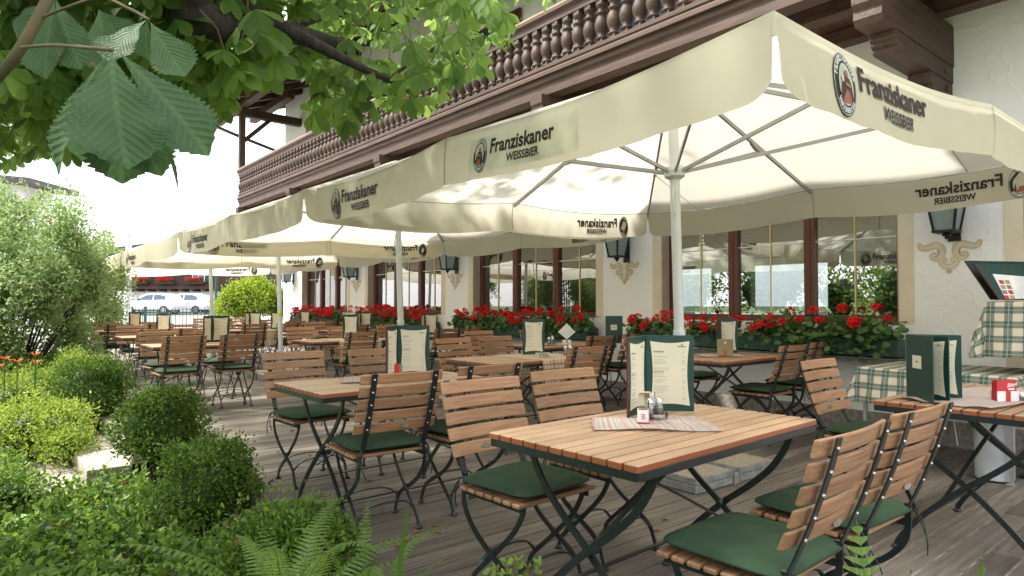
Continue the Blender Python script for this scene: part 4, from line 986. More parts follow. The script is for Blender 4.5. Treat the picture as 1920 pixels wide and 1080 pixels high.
def vmenu(x,y,lab,turn=8,wide=1,left=True,h=.335,fold=78,cat='menu'):
    """open menu: spine at x,y, main page to the right, folded page to the left, both concave to the camera"""
    a=VA+turn; b_=a+180-(180-fold)*0+0
    # left panel runs from its outer end to the spine
    al=a+fold+180*0
    d=Vector((math.cos(R(al)),math.sin(R(al)),0))
    sx,sy=x-d.x*.212,y-d.y*.212
    return menu(sx,sy,[al,a],lab,[[-1],[-1]],None,h,cat=cat) if left else menu(x,y,[a],lab,[[-1]],None,h,cat=cat)
vmenu(2.30,1.86,'tall open green menu standing on the front middle table beside the shakers',turn=-4,fold=62)
vmenu(2.15,3.80,'open green menu on the left table with a small red card in front of it',turn=3,fold=78)
vmenu(4.02,4.72,'single upright menu page on the middle plaid table, behind the ashtray',turn=8,left=False)
vmenu(5.62,3.66,'open menu at the first wall table behind the olive card',turn=5,fold=78)
vmenu(3.95,8.5,'upright menu on the farther plaid table left of the armchair',turn=8,left=False)
vmenu(2.3,8.75,'open menu on the nearest far-left table behind the two turned chairs',turn=10,fold=78)
vmenu(2.2,11.5,'menu on the middle far-left table',turn=10,fold=58,left=False)
vmenu(2.25,14.2,'menu on the farthest left table, below the flagpole',turn=10,left=False)
vmenu(4.1,13.0,'left one of the two tall menus by the fourth parasol pole',turn=12,fold=78)
vmenu(4.45,12.8,'right one of the two tall menus by the fourth parasol pole',turn=14,left=False)
vmenu(5.55,8.95,'open menu on the pier table in front of the second flower box end',turn=6,fold=78)
vmenu(5.75,11.6,'pair of menu pages on the far table before the third window',turn=8,fold=78)
vmenu(5.7,14.5,'smallest menu in front of the farthest flower box',turn=6,left=False)
menu(5.98,5.45,[VA+4],'closed green menu with a small white label, on the second wall table',[[]],cover=(0,-1))
menu(3.70,1.30,[-133,-112,-72],'fanned-open green menu with white cover label on the table at the right edge',[[],[-1],[-1]],cover=(0,-1),h=.32,w=.235,star=True)
# ---------------------------------------------------------------- table things
def shakers(x,y,lab,rz=0):
    t=thing('condiment_caddy',lab,'shakers',(x,y,.757),rz)
    b=MB(); b.lathe([(.050,0),(.056,.002),(.060,.025),(.058,.025),(.053,.005),(.0,.005)],16,caps=False); b.build('glass_tray',M_glass,t,True)
    for i,(dx,dy) in enumerate(((-.03,.008),(.006,-.02),(.032,.018))):
        if i<2:
            b=MB(); b.lathe([(.019,.006),(.019,.05),(.015,.062),(.014,.066)],12,(dx,dy,0)); j=b.build('glass_shaker',M_glass,t,True)
            b=MB(); b.lathe([(.016,.008),(.016,.048 if i else .035)],12,(dx,dy,0)); b.build('spice',M_spice if i else M_salt,j)
            b=MB(); b.lathe([(.016,.066),(.016,.078),(.010,.086),(.0,.088)],12,(dx,dy,0),caps=False); b.build('steel_cap',M_steel,j,True)
        else:
            b=MB(); b.lathe([(.012,.006),(.012,.09),(.011,.10)],12,(dx,dy,0)); j=b.build('toothpick_tube',M_white,t,True); b=MB(); b.tube([(dx-.02,dy-.02,.08),(dx-.02,dy-.02,.11)],.004,8); b.build('pick',M_steel,j)
    return t
shakers(2.165,1.71,'glass salt and pepper shakers in a tray on the front middle table',R(20))
shakers(4.33,4.42,'small glass shakers beside the ashtray on the middle plaid table')
shakers(5.50,3.50,'glass shakers in front of the menu at the first wall table')
shakers(5.32,5.72,'glass shakers left of the pointed napkin on the second wall table')
shakers(4.0,8.35,'tiny shakers on the farther plaid table')
shakers(5.35,8.78,'white shakers on the pier table')
def ashtray(x,y,r,lab):
    t=MB(); p=[]; seg=28
    for rr,z in ((r*.75,0),(r,.03),(r*1.03,.034),(r*.86,.034),(r*.62,.008),(0.001,.008)):
        for k in range(seg): a=2*PI*k/seg; q=rr*(1+.045*((k%2)*2-1)*(z>.02)); p.append((x+q*math.cos(a),y+q*math.sin(a),.757+z-(.01 if (k%7==0 and z>.03) else 0)))
    f=[(i*seg+k,i*seg+(k+1)%seg,(i+1)*seg+(k+1)%seg,(i+1)*seg+k) for i in range(5) for k in range(seg)]
    t.add(p,f); return tag(t.build('glass_ashtray',M_glass),lab,'ashtray')
ashtray(3.98,4.38,.075,'round glass ashtray on the middle plaid table')
ashtray(3.98,.86,.085,'cut glass ashtray right of the red coaster box')
def coasterbox(x,y,rz,lab,big=1.):
    t=thing('coaster_holder',lab,'coaster box',(x,y,.757),rz); s=big
    b=MB(); b.box(-.052*s,.052*s,-.022*s,.022*s,0,.004); b.build('base',M_red,t)
    b=MB(); b.box(-.05*s,-.012*s,-.022*s,-.018*s,.004,.047*s); b.box(.012*s,.05*s,-.022*s,-.018*s,.004,.047*s); b.box(-.05*s,.05*s,.018*s,.021*s,.004,.047*s); b.build('white_side',M_white,t)
    b=MB(); b.box(-.0115*s,.0115*s,-.0225*s,-.018*s,.004,.047*s); b.build('red_band',M_red,t)
    b=MB(); 
    for k in range(6): b.box(-.047*s,.047*s,-.0155*s+.005*k*s,-.0125*s+.005*k*s,.0045,.096*s-.001*k,b=.001)
    c=b.build('coasters',M_red,t)
    b=MB(); f=lambda u,v:(u*s,-.0160*s,v*s); addtext(b,'Stiegl',.024,lambda u,v:f(u*.9+.000+.0,.063+v+u*.12),bold=.0006,shear=.3); b.add([f(.004,.058),(.034*s,-.0160*s,.060*s),(.036*s,-.0160*s,.052*s),(.008*s,-.0160*s,.052*s)],[(0,1,2,3)]); b.build('lettering',M_white,c)
    return t
coasterbox(3.86,.93,R(VA+6),'red and white coaster box on the table at the right edge',1.12)
def cards(x,y,rz,lab):
    t=thing('card_holder',lab,'coaster box',(x,y,.757),rz)
    b=MB(); b.box(-.022,.022,-.028,.028,0,.052,b=.001); b.build('holder',M_white,t); b=MB(); b.box(.0222,.0245,-.028,.028,0,.05); b.box(-.022,.022,-.0295,-.0282,0,.006); b.build('red_side',M_red,t)
    b=MB(); 
    for k in range(9): dx=-.018+.0045*k; b.sweep(bez([(dx,.0,.053),(dx,.0,.1),(dx+.004,-.004,.118),(dx+.012,-.008,.122)],3),(0,1,0),.045,.0012)
    b.build('wooden_sticks',mat('birch_sticks',(.6,.45,.33),rough=.6) if 'birch_sticks' not in bpy.data.materials else bpy.data.materials['birch_sticks'],t)
    b=MB(); 
    ribbon(b,[(p.x,p.y) for p in bez([(-.010,.034,0),(-.002,.038,0),(.006,.034,0),(-.006,.028,0),(.008,.026,0),(.002,.018,0),(-.008,.022,0)],4)],.003,lambda u,v:(u,-.0283,v)); b.build('red_mark',M_red,t)
    return t
cards(2.06,1.68,R(-50),'small white and red card holder with wooden sticks on the front middle table')
b=MB(); t=thing('olive_card',"olive square card in a red clip on the first wall table",'table card',(5.32,3.38,.757),R(VA+4)); b.box(-.075,.075,-.002,.002,.006,.155,b=.001); b.build('card',M_kraft,t); b=MB(); b.box(-.06,.06,-.02,.02,0,.005); b.box(-.008,.008,-.006,-.003,.005,.05); b.build('clip',M_red,t); b=MB(); b.add([(-.01,-.0024,.115),(.01,-.0024,.115),(.01,-.0024,.13),(-.01,-.0024,.13)],[(0,1,2,3)]); b.build('mark',M_paper,t)
t=thing('red_card','small red and white card before the menu of the left table','table card',(2.05,3.62,.757),R(VA)); b=MB(); b.box(-.03,.03,-.02,.02,0,.03,b=.001); b.build('holder',M_white,t); b=MB(); b.box(-.02,.012,-.004,.0,.03,.1); b.build('card',M_red,t); b=MB(); b.box(.013,.03,-.004,.0,.03,.095); b.build('paper',M_kraft,t)
t=thing('napkin_stand','white square napkin set on its point on the second wall table','napkin',(5.48,5.62,.757),R(VA)); b=MB(); b.prism([(0,.055),(.105,.145),(0,.25),(-.105,.145)],-.001,.001,lambda a,c_,d:(a,.012+d,c_)); b.build('napkin',M_white,t); b=MB(); b.box(-.05,.05,-.02,.02,0,.05,b=.002); b.build('holder',M_white,t); b=MB(); b.prism([(-.01,.02),(.0,.07),(.012,.02)],0,.001,lambda a,c_,d:(a,-.0205-d,c_)); b.build('red_mark',M_red,t)

# ---------------------------------------------------------------- side table with green check, stand, bins
t=thing('side_table','low metal table under the green checked cloth beside the wall','table',(5.85,1.75,0))
b=MB(); b.box(-.42,.42,-.5,.5,.70,.72); b.build('top',M_galv,t)
for sx in (-1,1):
    for sy in (-1,1):
        b=MB(); b.box(sx*.39-.012,sx*.39+.012,sy*.47-.012,sy*.47+.012,.0,.70); b.box(sx*.39-.03,sx*.39+.03,sy*.47-.03,sy*.47+.03,0,.008); b.build('leg',M_galv,t)
def drape(cx_,cy_,hx,hy,z,drop,seed):
    r=random.Random(seed); p=[r.uniform(0,6) for _ in range(5)]
    def fn(u,v):
        X=(u-.5)*2*(hx+drop); Y_=(v-.5)*2*(hy+drop)
        dx=max(0,abs(X)-hx); dy=max(0,abs(Y_)-hy)
        d=min(drop*1.02,math.hypot(dx,dy)) if dx and dy else dx+dy
        corner=(min(dx,dy)/drop)
        w=.022*d/drop*math.sin((Y_ if dx>dy else X)*19+p[0])+.010*d/drop*math.sin((Y_+X)*33+p[1])
        ax=math.copysign(min(abs(X),hx),X); ay=math.copysign(min(abs(Y_),hy),Y_)
        if dx: ax+=math.copysign(.008+.06*d/drop*(dx/(dx+dy))+w+corner*.06,X)
        if dy: ay+=math.copysign(.008+.06*d/drop*(dy/(dx+dy))+w+corner*.06,Y_)
        return (cx_+ax,cy_+ay,z+.003*math.sin(X*9+p[2])*math.sin(Y_*7)-max(0,d-.0)*1.0)
    return fn
tag(sheet('checked_tablecloth',drape(5.85,1.75,.43,.51,.735,.27,3),70,80,1.4,1.56,M_pgreen),'green and cream checked cloth hanging over the low table by the wall','tablecloth')
t=thing('menu_lectern','wooden menu lectern draped with checked cloth at the right edge by the door','lectern',(5.92,1.10,0))
b=MB(); b.box(-.25,.25,-.35,.35,1.22,1.24,b=.004); b.box(-.03,.03,-.03,.03,.02,1.22); b.box(-.2,.2,-.2,.2,0,.02); b.build('stand',M_black,t)
tag(sheet('checked_tablecloth',drape(5.92,1.10,.25,.36,1.252,.40,9),50,60,1.3,1.5,M_pgreen),'green checked cloth draped high over the lectern at the right edge','tablecloth')
def board(x,y,lab,s=1.,tw=0):
    t=thing('menu_folder',lab,'menu',(x,y,1.265),R(VA+10+tw)); M=Matrix.Rotation(R(-22),4,'X')
    Mx=M@Matrix.Shear('XY',4,(0,0)) if 0 else M
    b=MB(); b.prism([(0,0),(.45,0),(.45,.28*s),(-.10,.28*s)],-.004,.004,lambda a,c_,d:(a,d,c_),Mx); b.build('folder',M_green,t)
    b=MB(); b.prism([(-.002,0),(.006,0),(-.094,.28*s),(-.102,.28*s)],-.0045,.0045,lambda a,c_,d:(a,d,c_),Mx); b.build('edge',M_maroon,t)
    return t
t=board(5.66,1.38,'dark green menu folder with photo sheet, leaning on the lectern')
M=Matrix.Rotation(R(-22),4,'X'); b=MB(); b.m=0; b.add([M@Vector(p) for p in ((.05,-.0055,.004),(.3,-.0055,.004),(.3,-.0055,.18),(.02,-.0055,.20))],[(0,1,2,3)])
rr=random.Random(4)
for q in range(2):
    for k in range(4): b.m=1+(q+k)%3; x=.04+q*.05+.01*(3-k)*.3; z=.15-.04*k; b.add([M@Vector(p) for p in ((x+.005,-.0062,z-.03),(x+.042,-.0062,z-.03),(x+.040,-.0062,z),(x+.0,-.0062,z))],[(0,1,2,3)])
b.build('photo_sheet',[M_white,M_red,M_spice,M_pskin],t)
board(5.74,1.45,'second dark green folder standing just behind the photo menu folder',1.12,3)
t=thing('pedestal_ashtray','black pedestal ashtray stand below the checked cloth at the right','ashtray stand',(6.2,1.50,0))
b=MB(); b.lathe([(.13,0),(.13,.02),(.05,.03),(.045,.60),(.08,.63),(.085,.64)],20); b.build('stand',M_black,t,True); b=MB(); b.lathe([(.085,.64),(.12,.69),(.125,.71),(.11,.71),(.10,.68),(.0,.675)],24,caps=False); b.build('bowl',M_black,t,True)
t=thing('round_bin','white cylindrical bin behind the table at the right edge','bin',(5.55,1.40,0))
b=MB(); b.lathe([(.115,.012),(.12,.42),(.125,.425),(.115,.425),(.11,.05),(0,.05)],32,caps=False); b.build('bucket',M_white if 0 else mat('grey_white_enamel',(.5,.53,.56),rough=.35),t,True); b=MB(); b.lathe([(.118,.0),(.120,.012)],32); b.build('rubber_ring',M_black,t)
b=MB(); b.tube(bez([(WX-.25,2.3,.98),(WX-.02,2.22,.93),(WX-.015,2.05,.75),(WX-.02,1.98,.5),(WX-.05,1.9,.02)],6),.006,6); tag(b.build('white_cable',M_white),'thin pale cable running down the wall from the flower box','cable')
b=MB()
for k in range(4): b.tube(bez([(6.3,1.3-.02*k,.06+.01*k),(6.2,1.0,.05+.03*k),(6.3,.7,.09),(6.45,.4,.05+.02*k)],6),.008,6)
tag(b.build('black_cable',M_black),'coil of black cable on the deck at the right edge','cable')

# ---------------------------------------------------------------- flower boxes
FB=[(2.27,5.32),(6.05,9.15),(9.95,12.9),(13.8,16.5)]
FBL=['nearest','second','third','farthest']
for i,(a,c) in enumerate(FB):
    t=thing('flower_box',FBL[i]+' long dark green window box on the wall, full of red geraniums','flower box',(6.38,(a+c)/2,.75)); h=(c-a)/2
    b=MB(); b.box(-.13,-.112,-h,h,.012,.165,b=.004); b.box(.10,.118,-h,h,.012,.165,b=.004); b.box(-.111,.099,-h,-h+.02,.012,.163,b=.003); b.box(-.111,.099,h-.02,h,.012,.163,b=.003); b.box(-.111,.099,-h+.02,h-.02,.014,.03); b.build('box',M_planter,t)
    b=MB(); b.box(-.15,.17,-h-.05,h+.03,-.015,.0,b=.004); b.build('ledge',M_ledge,t)
    b=MB(); b.box(-.11,.098,-h+.021,h-.021,.11,.13); b.build('potting_soil',M_soil,t)
    for sy in (-1,1): b=MB(); b.lathe([(.03,0),(.035,.03),(.03,.06)],10,(-.1,sy*(h-.3),-.05)); b.build('knob',M_ledge,t)
    n=8 if i<3 else 6
    for k in range(n):
        y=a+.18+(c-a-.36)*k/(n-1)+random.uniform(-.06,.06); big=random.uniform(.8,1.15)
        if i==0: big=[1.15,1.3,1.3,.8,.8,.7,.85,.8][k]
        if i==3: big*=1.1
        g=thing('geranium_plant','red geranium growing in the '+FBL[i]+' green flower box','geranium',(6.36,y,.915),0,'geraniums in the '+FBL[i]+' flower box')
        # leaves: round scalloped discs
        m=int(250*big); P=rng.normal(0,1,(m,3))*np.array([.065,.12,.06])*big+np.array([-.05,0,.05*big]); P=np.where(np.abs(P-np.array([-.05,0,.05]))>np.array([.17,.26,.17])*big,P*.4,P); P[:,0]=np.clip(P[:,0],-.24,.12)
        over=(P[:,0]<-.12); P[over,2]-=.06
        nn=unit(rng.normal(0,.45,(m,3))+np.array([-.45,-.15,.8])); u_=unit(np.cross(nn,rng.normal(0,1,(m,3)))); v_=np.cross(nn,u_); r_=rng.uniform(.018,.036,m)
        seg=9; ang=np.arange(seg)*2*PI/seg; V=[P[:,None,:]+ (u_[:,None,:]*np.cos(ang)[None,:,None]+v_[:,None,:]*np.sin(ang)[None,:,None])*(r_[:,None,None]*(1+.0*ang)[None,:,None])+nn[:,None,:]*(.25*r_)[:,None,None]*(1+.5*(np.arange(seg)%2))[None,:,None]]
        V=np.concatenate([P[:,None,:],V[0]],1).reshape(-1,3)
        base=(np.arange(m)*(seg+1))[:,None,None]; tri=np.array([[0,1+q,1+(q+1)%seg] for q in range(seg)])
        npmesh('foliage',V,(base+tri[None]).reshape(-1,3),L_ger,g)
        nf=int(random.uniform(4,7)*(1.3 if i>=1 else .9)*(1.5 if i>=2 else 1))+1
        sb=MB()
        for q in range(nf):
            fx,fy,fz=random.uniform(-.2,.04),random.uniform(-.2,.2),random.uniform(.13,.27)*(1 if i else .95)*min(big,1.2)
            if random.random()<.25: fz*=.5; fx=-.18
            sb.tube(bez([(fx*.4,fy*.5,.02),(fx*.8,fy*.9,fz*.6),(fx,fy,fz)],3),.0025,5)
            m=52; d=unit(rng.normal(0,1,(m,3))+np.array([0,0,.4])); P=np.array([fx,fy,fz])+d*np.array([.042,.042,.031])*rng.uniform(.75,1.1,(m,1)); v,f=randleaves(P-d*.008,d,.022,jit=.7,wr=.9)
            npmesh('flower_head',v,f,M_petal,g)
        sb.build('flower_stems',L_ger,g)
SUN_STR=4.2; CLOUD=9; EXPO=1.1
# ---------------------------------------------------------------- topiary, shrubs, ground cover
def ball(x,y,z,r,label,seed,m=L_box,n=9000,sz=.025,name='box_ball',cat='topiary bush',sq=1.05):
    t=thing(name,label,cat,(x,y,GZ))
    c=(0,0,z-GZ)
    v,f=bushverts(c,(r,r,r*sq),n,sz,seed,amp=.17,shell=.36,wr=.55,tuft=.3)
    npmesh('foliage',v,f,m,t)
    v,f=core(c,(r,r,r*sq),seed,.76,.09); npmesh('blocking_core',v,f,L_dark,t,True)
    b=MB(); 
    for k in range(5): a=k*1.3; b.tube([(.03*math.cos(a),.03*math.sin(a),0),(.08*math.cos(a),.08*math.sin(a),z-GZ-r*.6)],.012,6)
    b.build('stem',M_bark,t); return t
ball(1.04,8.62,.23,.37,'large clipped box ball beyond the garden steps',11,n=11000)
ball(1.12,5.62,.27,.31,'clipped box ball on the near side of the garden steps',12)
ball(1.17,4.5,.06,.30,'clipped box ball nearest the camera among the three by the deck edge',13)
ball(.98,10.3,.18,.34,'pale lime clipped ball behind the large one',14,m=L_lime,n=7000)
ball(1.16,3.05,-.06,.32,'loose low box bush by the near corner of the deck, ferns in front',15,n=10000,sq=.9)
ball(1.16,12.3,.05,.33,'far small clipped lime ball by the deck edge',16,m=L_lime,n=4000)
def shrub(name,label,cat,c,rad,m,n,size,seed,amp=.2,stems=9,shell=.6,wr=.5,lobes=7,group=None,spread=.55,lr=.5,inner=True,low=False):
    c=Vector(c); t=thing(name,label,cat,(c.x,c.y,GZ),0,group); cz=c.z-GZ; r=np.random.default_rng(seed)
    parts=[];cores=[]; b=MB()
    for k in range(lobes):
        d=unit(r.normal(0,1,3)); d[2]=abs(d[2])*.9-.25 if not low else d[2]; q=np.array(rad)*d*spread+np.array([0,0,cz]); s=lr*r.uniform(.7,1.15)
        parts.append(bushverts(q,np.array(rad)*s,n//lobes,size,seed+k,amp,shell,wr=wr,tuft=.3)); cores.append(core(q,np.array(rad)*s,seed+k,.5,amp))
        a=r.uniform(0,6.3); b.tube(bez([(.12*math.cos(a),.12*math.sin(a),0),(q[0]*.45,q[1]*.45,q[2]*.5),tuple(q)],4),[.022,.02]+[.014]*20,6)
    v,f=merge(parts); npmesh('foliage',v,f,m,t)
    if inner: v,f=merge(cores); npmesh('blocking_core',v,f,L_dark,t,True)
    b.build('stems',M_bark,t); return t
q=view(28,505,10.6)
shrub('garden_shrub','tall loose grey-green shrub filling the left side of the garden','shrub',(q.x,q.y,1.35),(1.3,1.5,2.0),L_grey,62000,.06,31,amp=.35,lobes=40,shell=.85,spread=.74,lr=.30,inner=False,low=True)
q=view(172,500,13.5)
shrub('garden_shrub','darker shrub with a ragged right edge beside the flagpole','shrub',(q.x,q.y,1.15),(.85,.9,1.6),L_grey,22000,.055,33,amp=.3,lobes=16,shell=.8,spread=.66,lr=.36,inner=False,low=True)
q=view(-120,560,9)
shrub('garden_shrub','grey-green shrub cut by the left edge of the picture','shrub',(q.x,q.y,.9),(1.5,1.5,1.5),L_grey,12000,.05,35,lobes=8)
shrub('low_shrub','low pale lime mound with fine leaves left of the large box ball','shrub',(.42,7.9,-.12),(.62,1.0,.5),L_lime,16000,.034,41,lobes=7,shell=.7)
shrub('low_shrub','spreading lime mound at the left edge behind the ferns','shrub',(-.35,6.6,-.25),(.95,1.0,.45),L_cover,15000,.036,42,lobes=7,shell=.7)
shrub('low_shrub','soft grey-lime mound in the far left bed','shrub',(.35,10.6,-.05),(.8,1.1,.6),L_lime,12000,.036,43,lobes=7,shell=.7)
shrub('low_shrub','yellow-green mound beside the far end of the deck','shrub',(.95,14.4,-.05),(.55,1.1,.55),L_yell,7000,.04,44,lobes=6)
shrub('low_shrub','green mound under the tall grey-green shrub','shrub',(.6,12.6,.0),(.9,1.2,.6),L_cover,9000,.04,45,lobes=6)
q=view(468,575,20.5)
shrub('yellow_bush','dense yellow-green bush at the far end of the deck beside the inn','bush',(q.x,q.y,1.15),(1.1,.9,1.15),L_yell,13000,.085,46,amp=.2,lobes=9,shell=.5)
q=view(548,560,21.5)
shrub('dark_bush','dark green bush between the yellow bush and the inn corner','bush',(q.x,q.y,1.0),(.9,.8,1.1),L_box,6000,.08,47,lobes=6)
# ground cover over the whole bed: one mass of leaves
def cover():
    n=62000; X=rng.uniform(-1.6,1.36,n); Y_=np.concatenate([rng.uniform(1.9,6.4,int(n*.7)),rng.uniform(6.4,18,n-int(n*.7))])
    h=.17+.10*np.sin(X*2.3+1)*np.sin(Y_*1.9)+.07*np.sin(X*5.1+Y_*3.7)+.03*np.sin(X*11)*np.sin(Y_*13)
    h*=np.clip((1.42-X)*3,.3,1); near=np.clip((4.6-Y_)/1.5,0,1); h=h+near*.12*np.clip((1.4-X)*2,0,1)
    ins=(X>.36)&(Y_>6.4)&(Y_<9.0)
    keep=~ins; X,Y_,h=X[keep],Y_[keep],h[keep]; n=len(X)
    P=np.stack([X,Y_,GZ+h*rng.uniform(.45,1.1,n)+.02+rng.uniform(0,1,n)**8*.16],1)
    out=np.tile(np.array([[0,0,.55]]),(n,1)); return randleaves(P,out,.046,jit=.75,wr=.58,vary=.5)
v,f=cover(); tag(npmesh('ground_cover',v,f,L_cover),'leafy ground cover filling the garden bed beside the deck','ground cover',kind='stuff')
# trailing sprays that stand up out of the near bed
for i,(x,y,s) in enumerate([(.15,3.1,1.0),(.55,2.7,.9),(-.3,3.6,1.1),(.7,3.6,1.),(.2,4.3,1.),(.55,5.0,.9)]):
    t=thing('leafy_perennial','x','perennial',(x,y,GZ)); r=np.random.default_rng(60+i); b=MB(); PP=[];OO=[]
    for k in range(26):
        a=r.uniform(0,6.3); l=r.uniform(.25,.5)*s; up=r.uniform(.32,.58)*s
        pts=bez([(0.04*math.cos(a),.04*math.sin(a),0),(l*.4*math.cos(a),l*.4*math.sin(a),up*.75),(l*math.cos(a),l*math.sin(a),up*.8),(l*1.25*math.cos(a),l*1.25*math.sin(a),up*.62)],7)
        b.tube([tuple(p) for p in pts],.0022,4)
        for p in pts[5:]:
            for q in range(3): PP.append(tuple(p)); OO.append((math.cos(a)*.5+r.normal(0,.6),math.sin(a)*.5+r.normal(0,.6),.25))
    v,f=randleaves(np.array(PP),np.array(OO),.046,jit=.35,wr=.55,vary=.4); npmesh('foliage',v,f,L_cover if i%2 else L_box,t); b.build('stems',L_cover,t)
    t['label']=['arching leafy plant low in the left corner','arching leafy plant left of the ferns','leafy plant at the left edge of the near bed','leafy plant between the ferns and the nearest box ball','leafy plant in front of the middle box ball','leafy plant at the foot of the garden steps'][i]
# ferns
def frond(mb,base,az,length,lift,droop,width,npair=34,tilt=0,det=9):
    npair=int(length*42)
    base=Vector(base); d=Vector((math.cos(az),math.sin(az),0)); pts=[]
    for i in range(npair+1):
        s=i/npair; pts.append(base+d*(length*math.cos(lift)*(.35*s+.9*s*s*s))+Vector((0,0,length*(s*math.sin(lift)-droop*s**3.5))))
    mb.tube(pts,[.004*(1-.8*i/npair) for i in range(npair+1)],5,caps=False)
    for i in range(2,npair+1):
        s=i/npair; p=pts[i]; t=(pts[min(i+1,npair)]-pts[i-1]).normalized(); side=t.cross(Vector((0,0,1)));
        if side.length<.2: side=Vector((-math.sin(az),math.cos(az),0))
        side.normalize(); nrm=side.cross(t).normalized()
        w=width*math.sin(PI*min(1,(.12+.88*(1-s))**.8*.62+.0))*(1-.25*(1-s)) if s<.98 else width*.05
        w=width*(1-s)**.75*min(1,.35+2.6*s)
        for sg in (-1,1):
            dr=(side*sg+t*.35).normalized(); vs=[];fs=[]; m=det; cw=length/npair*.36
            for k in range(m+1):
                q=k/m; c_=p+dr*w*q+nrm*(-.25*w*q*q); ww=cw*(1-q)**.6+.0005
                for tooth,off in ((1,0),): 
                    vs+= [c_+t*ww*(1.0),c_-t*ww*(1.0)]
            # serrated: separate small lobes along the pinna
            vs2=[];
            for k in range(m):
                q0,q1=k/m,(k+.86)/m; a=p+dr*w*q0+nrm*(-.25*w*q0*q0); bq=p+dr*w*q1+nrm*(-.25*w*q1*q1); ww=cw*(1-q0)**.55
                o=len(vs2); vs2+=[a,bq,bq+t*ww*.8+dr*ww*.3,a+t*ww,a-t*ww,bq-t*ww*.8+dr*ww*.3]; fs+=[(o,o+1,o+2,o+3),(o+1,o,o+4,o+5)]
            mb.add(vs2,fs)
def fern(x,y,z,label,n,length,seed,lift=1.0,width=.09,az0=None,azr=PI,droop=.45,lr=.14):
    r=random.Random(seed); t=thing('fern',label,'fern',(x,y,z))
    for k in range(n):
        b=MB(); az=(az0 if az0 is not None else 0)+r.uniform(-azr,azr) if az0 is not None else 2*PI*k/n+r.uniform(-.3,.3)
        frond(b,(0,0,0),az,length*r.uniform(.75,1.1),lift*r.uniform(1-lr,1+lr*.8),droop*r.uniform(.7,1.2),width*r.uniform(.85,1.1)); b.build('frond',L_fern,t)
    return t
fern(.98,2.62,-.42,'big fern at the near deck corner, fronds arching over the low box bush',12,1.20,71,lift=1.2,width=.15,droop=.30)
fern(.62,2.25,-.44,'fern at the bottom of the picture left of the deck',10,1.10,72,lift=1.12,width=.14,droop=.32)
fern(1.22,2.45,-.42,'slender fern right at the deck corner with a drooping tip',6,1.10,73,lift=1.25,width=.10,droop=.30)
fern(.2,2.6,-.44,'fern half sunk in the ground cover at the lower left',9,1.0,78,lift=1.1,width=.14,droop=.35)
for px_,d_,lab,n_,len_,sd,w_,dr_,li in [(1675,1.26,'fern rising at the bottom edge in front of the nearest cushion',9,1.20,74,.26,.05,1.50),(1785,1.17,'pale young fern with curled tip at the bottom right',3,1.20,75,.17,.02,1.55),(1868,1.11,'small uncurling fern at the bottom right corner',3,1.07,76,.13,.02,1.55),(1395,1.42,'fern tip at the bottom edge under the nearest cushion',6,1.03,77,.15,.06,1.50)]:
    q=view(px_,1075,d_); fern(q.x,q.y,GZ,lab,n_,len_,sd,lift=li,width=w_,droop=dr_,lr=.025)
# blades and small sprig plants
def blades(x,y,z,label,tips):
    t=thing('grass_plant',label,'plant',(x,y,z)); b=MB()
    for (tx,ty,tz,w) in tips:
        P=bez([(0,0,0),(tx*.4,ty*.4,(tz-z)*.55),(tx,ty,tz-z)],6); n=len(P); b.sweep(P,(_c,-_s,0),[w*(1-(i/(n-1))**1.6)+.0006 for i in range(n)],.0012)
    b.build('blade',L_grass,t); return t
q=view(745,1150,2.0); e=view(768,945,1.95)-q; e2=view(840,1037,1.95)-q; blades(q.x,q.y,q.z,'sword-shaped green blades at the bottom edge in front of the deck',[(e.x,e.y,q.z+e.z,.022),(e2.x,e2.y,q.z+e2.z,.014)])
q=view(960,1120,1.75); t=thing('leafy_sprig','pale leafy sprigs at the bottom edge below the front chair','plant',(q.x,q.y,q.z-.5)); b=MB(); PP=[];OO=[];r=random.Random(5)
for k in range(6):
    dx=(k-2.5)*.028; tp=.5+r.uniform(.03,.115)-abs(k-2.5)*.006; P=bez([(dx*.2,0,0),(dx*_c*.8,-dx*_s*.8,tp*.6),(dx*_c,-dx*_s,tp)],6); b.tube([tuple(p) for p in P],.0018,5)
    for i in range(6,len(P)):
        for sg in (0,1,2,3): a=sg*PI/2+i*.8; PP.append(tuple(P[i])); OO.append((math.cos(a),math.sin(a),.9))
v,f=randleaves(np.array(PP),np.array(OO),.021,jit=.2,wr=.55); npmesh('foliage',v,f,L_cover,t); b.build('stems',L_cover,t)
# orange lilies
for i,(px,py) in enumerate([(20,672),(45,668),(62,672),(8,690),(80,678)]):
    q=view(px+random.uniform(-12,12),py+random.uniform(-14,12),random.uniform(6.2,7.6)); t=thing('orange_lily','orange lily blooming in the left bed, one of a loose cluster','lily',(q.x,q.y,GZ),0,'orange lilies in the left bed'); h=q.z-GZ
    b=MB(); b.tube([(0,0,0),(0,0,h)],.005,5); b.build('stem',L_grass,t)
    P=np.array([[0,0,h]]*6); a=np.arange(6)*PI/3; D=unit(np.stack([np.cos(a),np.sin(a),.5+0*a],1)); S=unit(np.cross(D,np.array([[0,0,1.]]))); v,f=leaves(P,D,S,np.full(6,.06),np.full(6,.02)); npmesh('flower',v,f,M_orange,t)
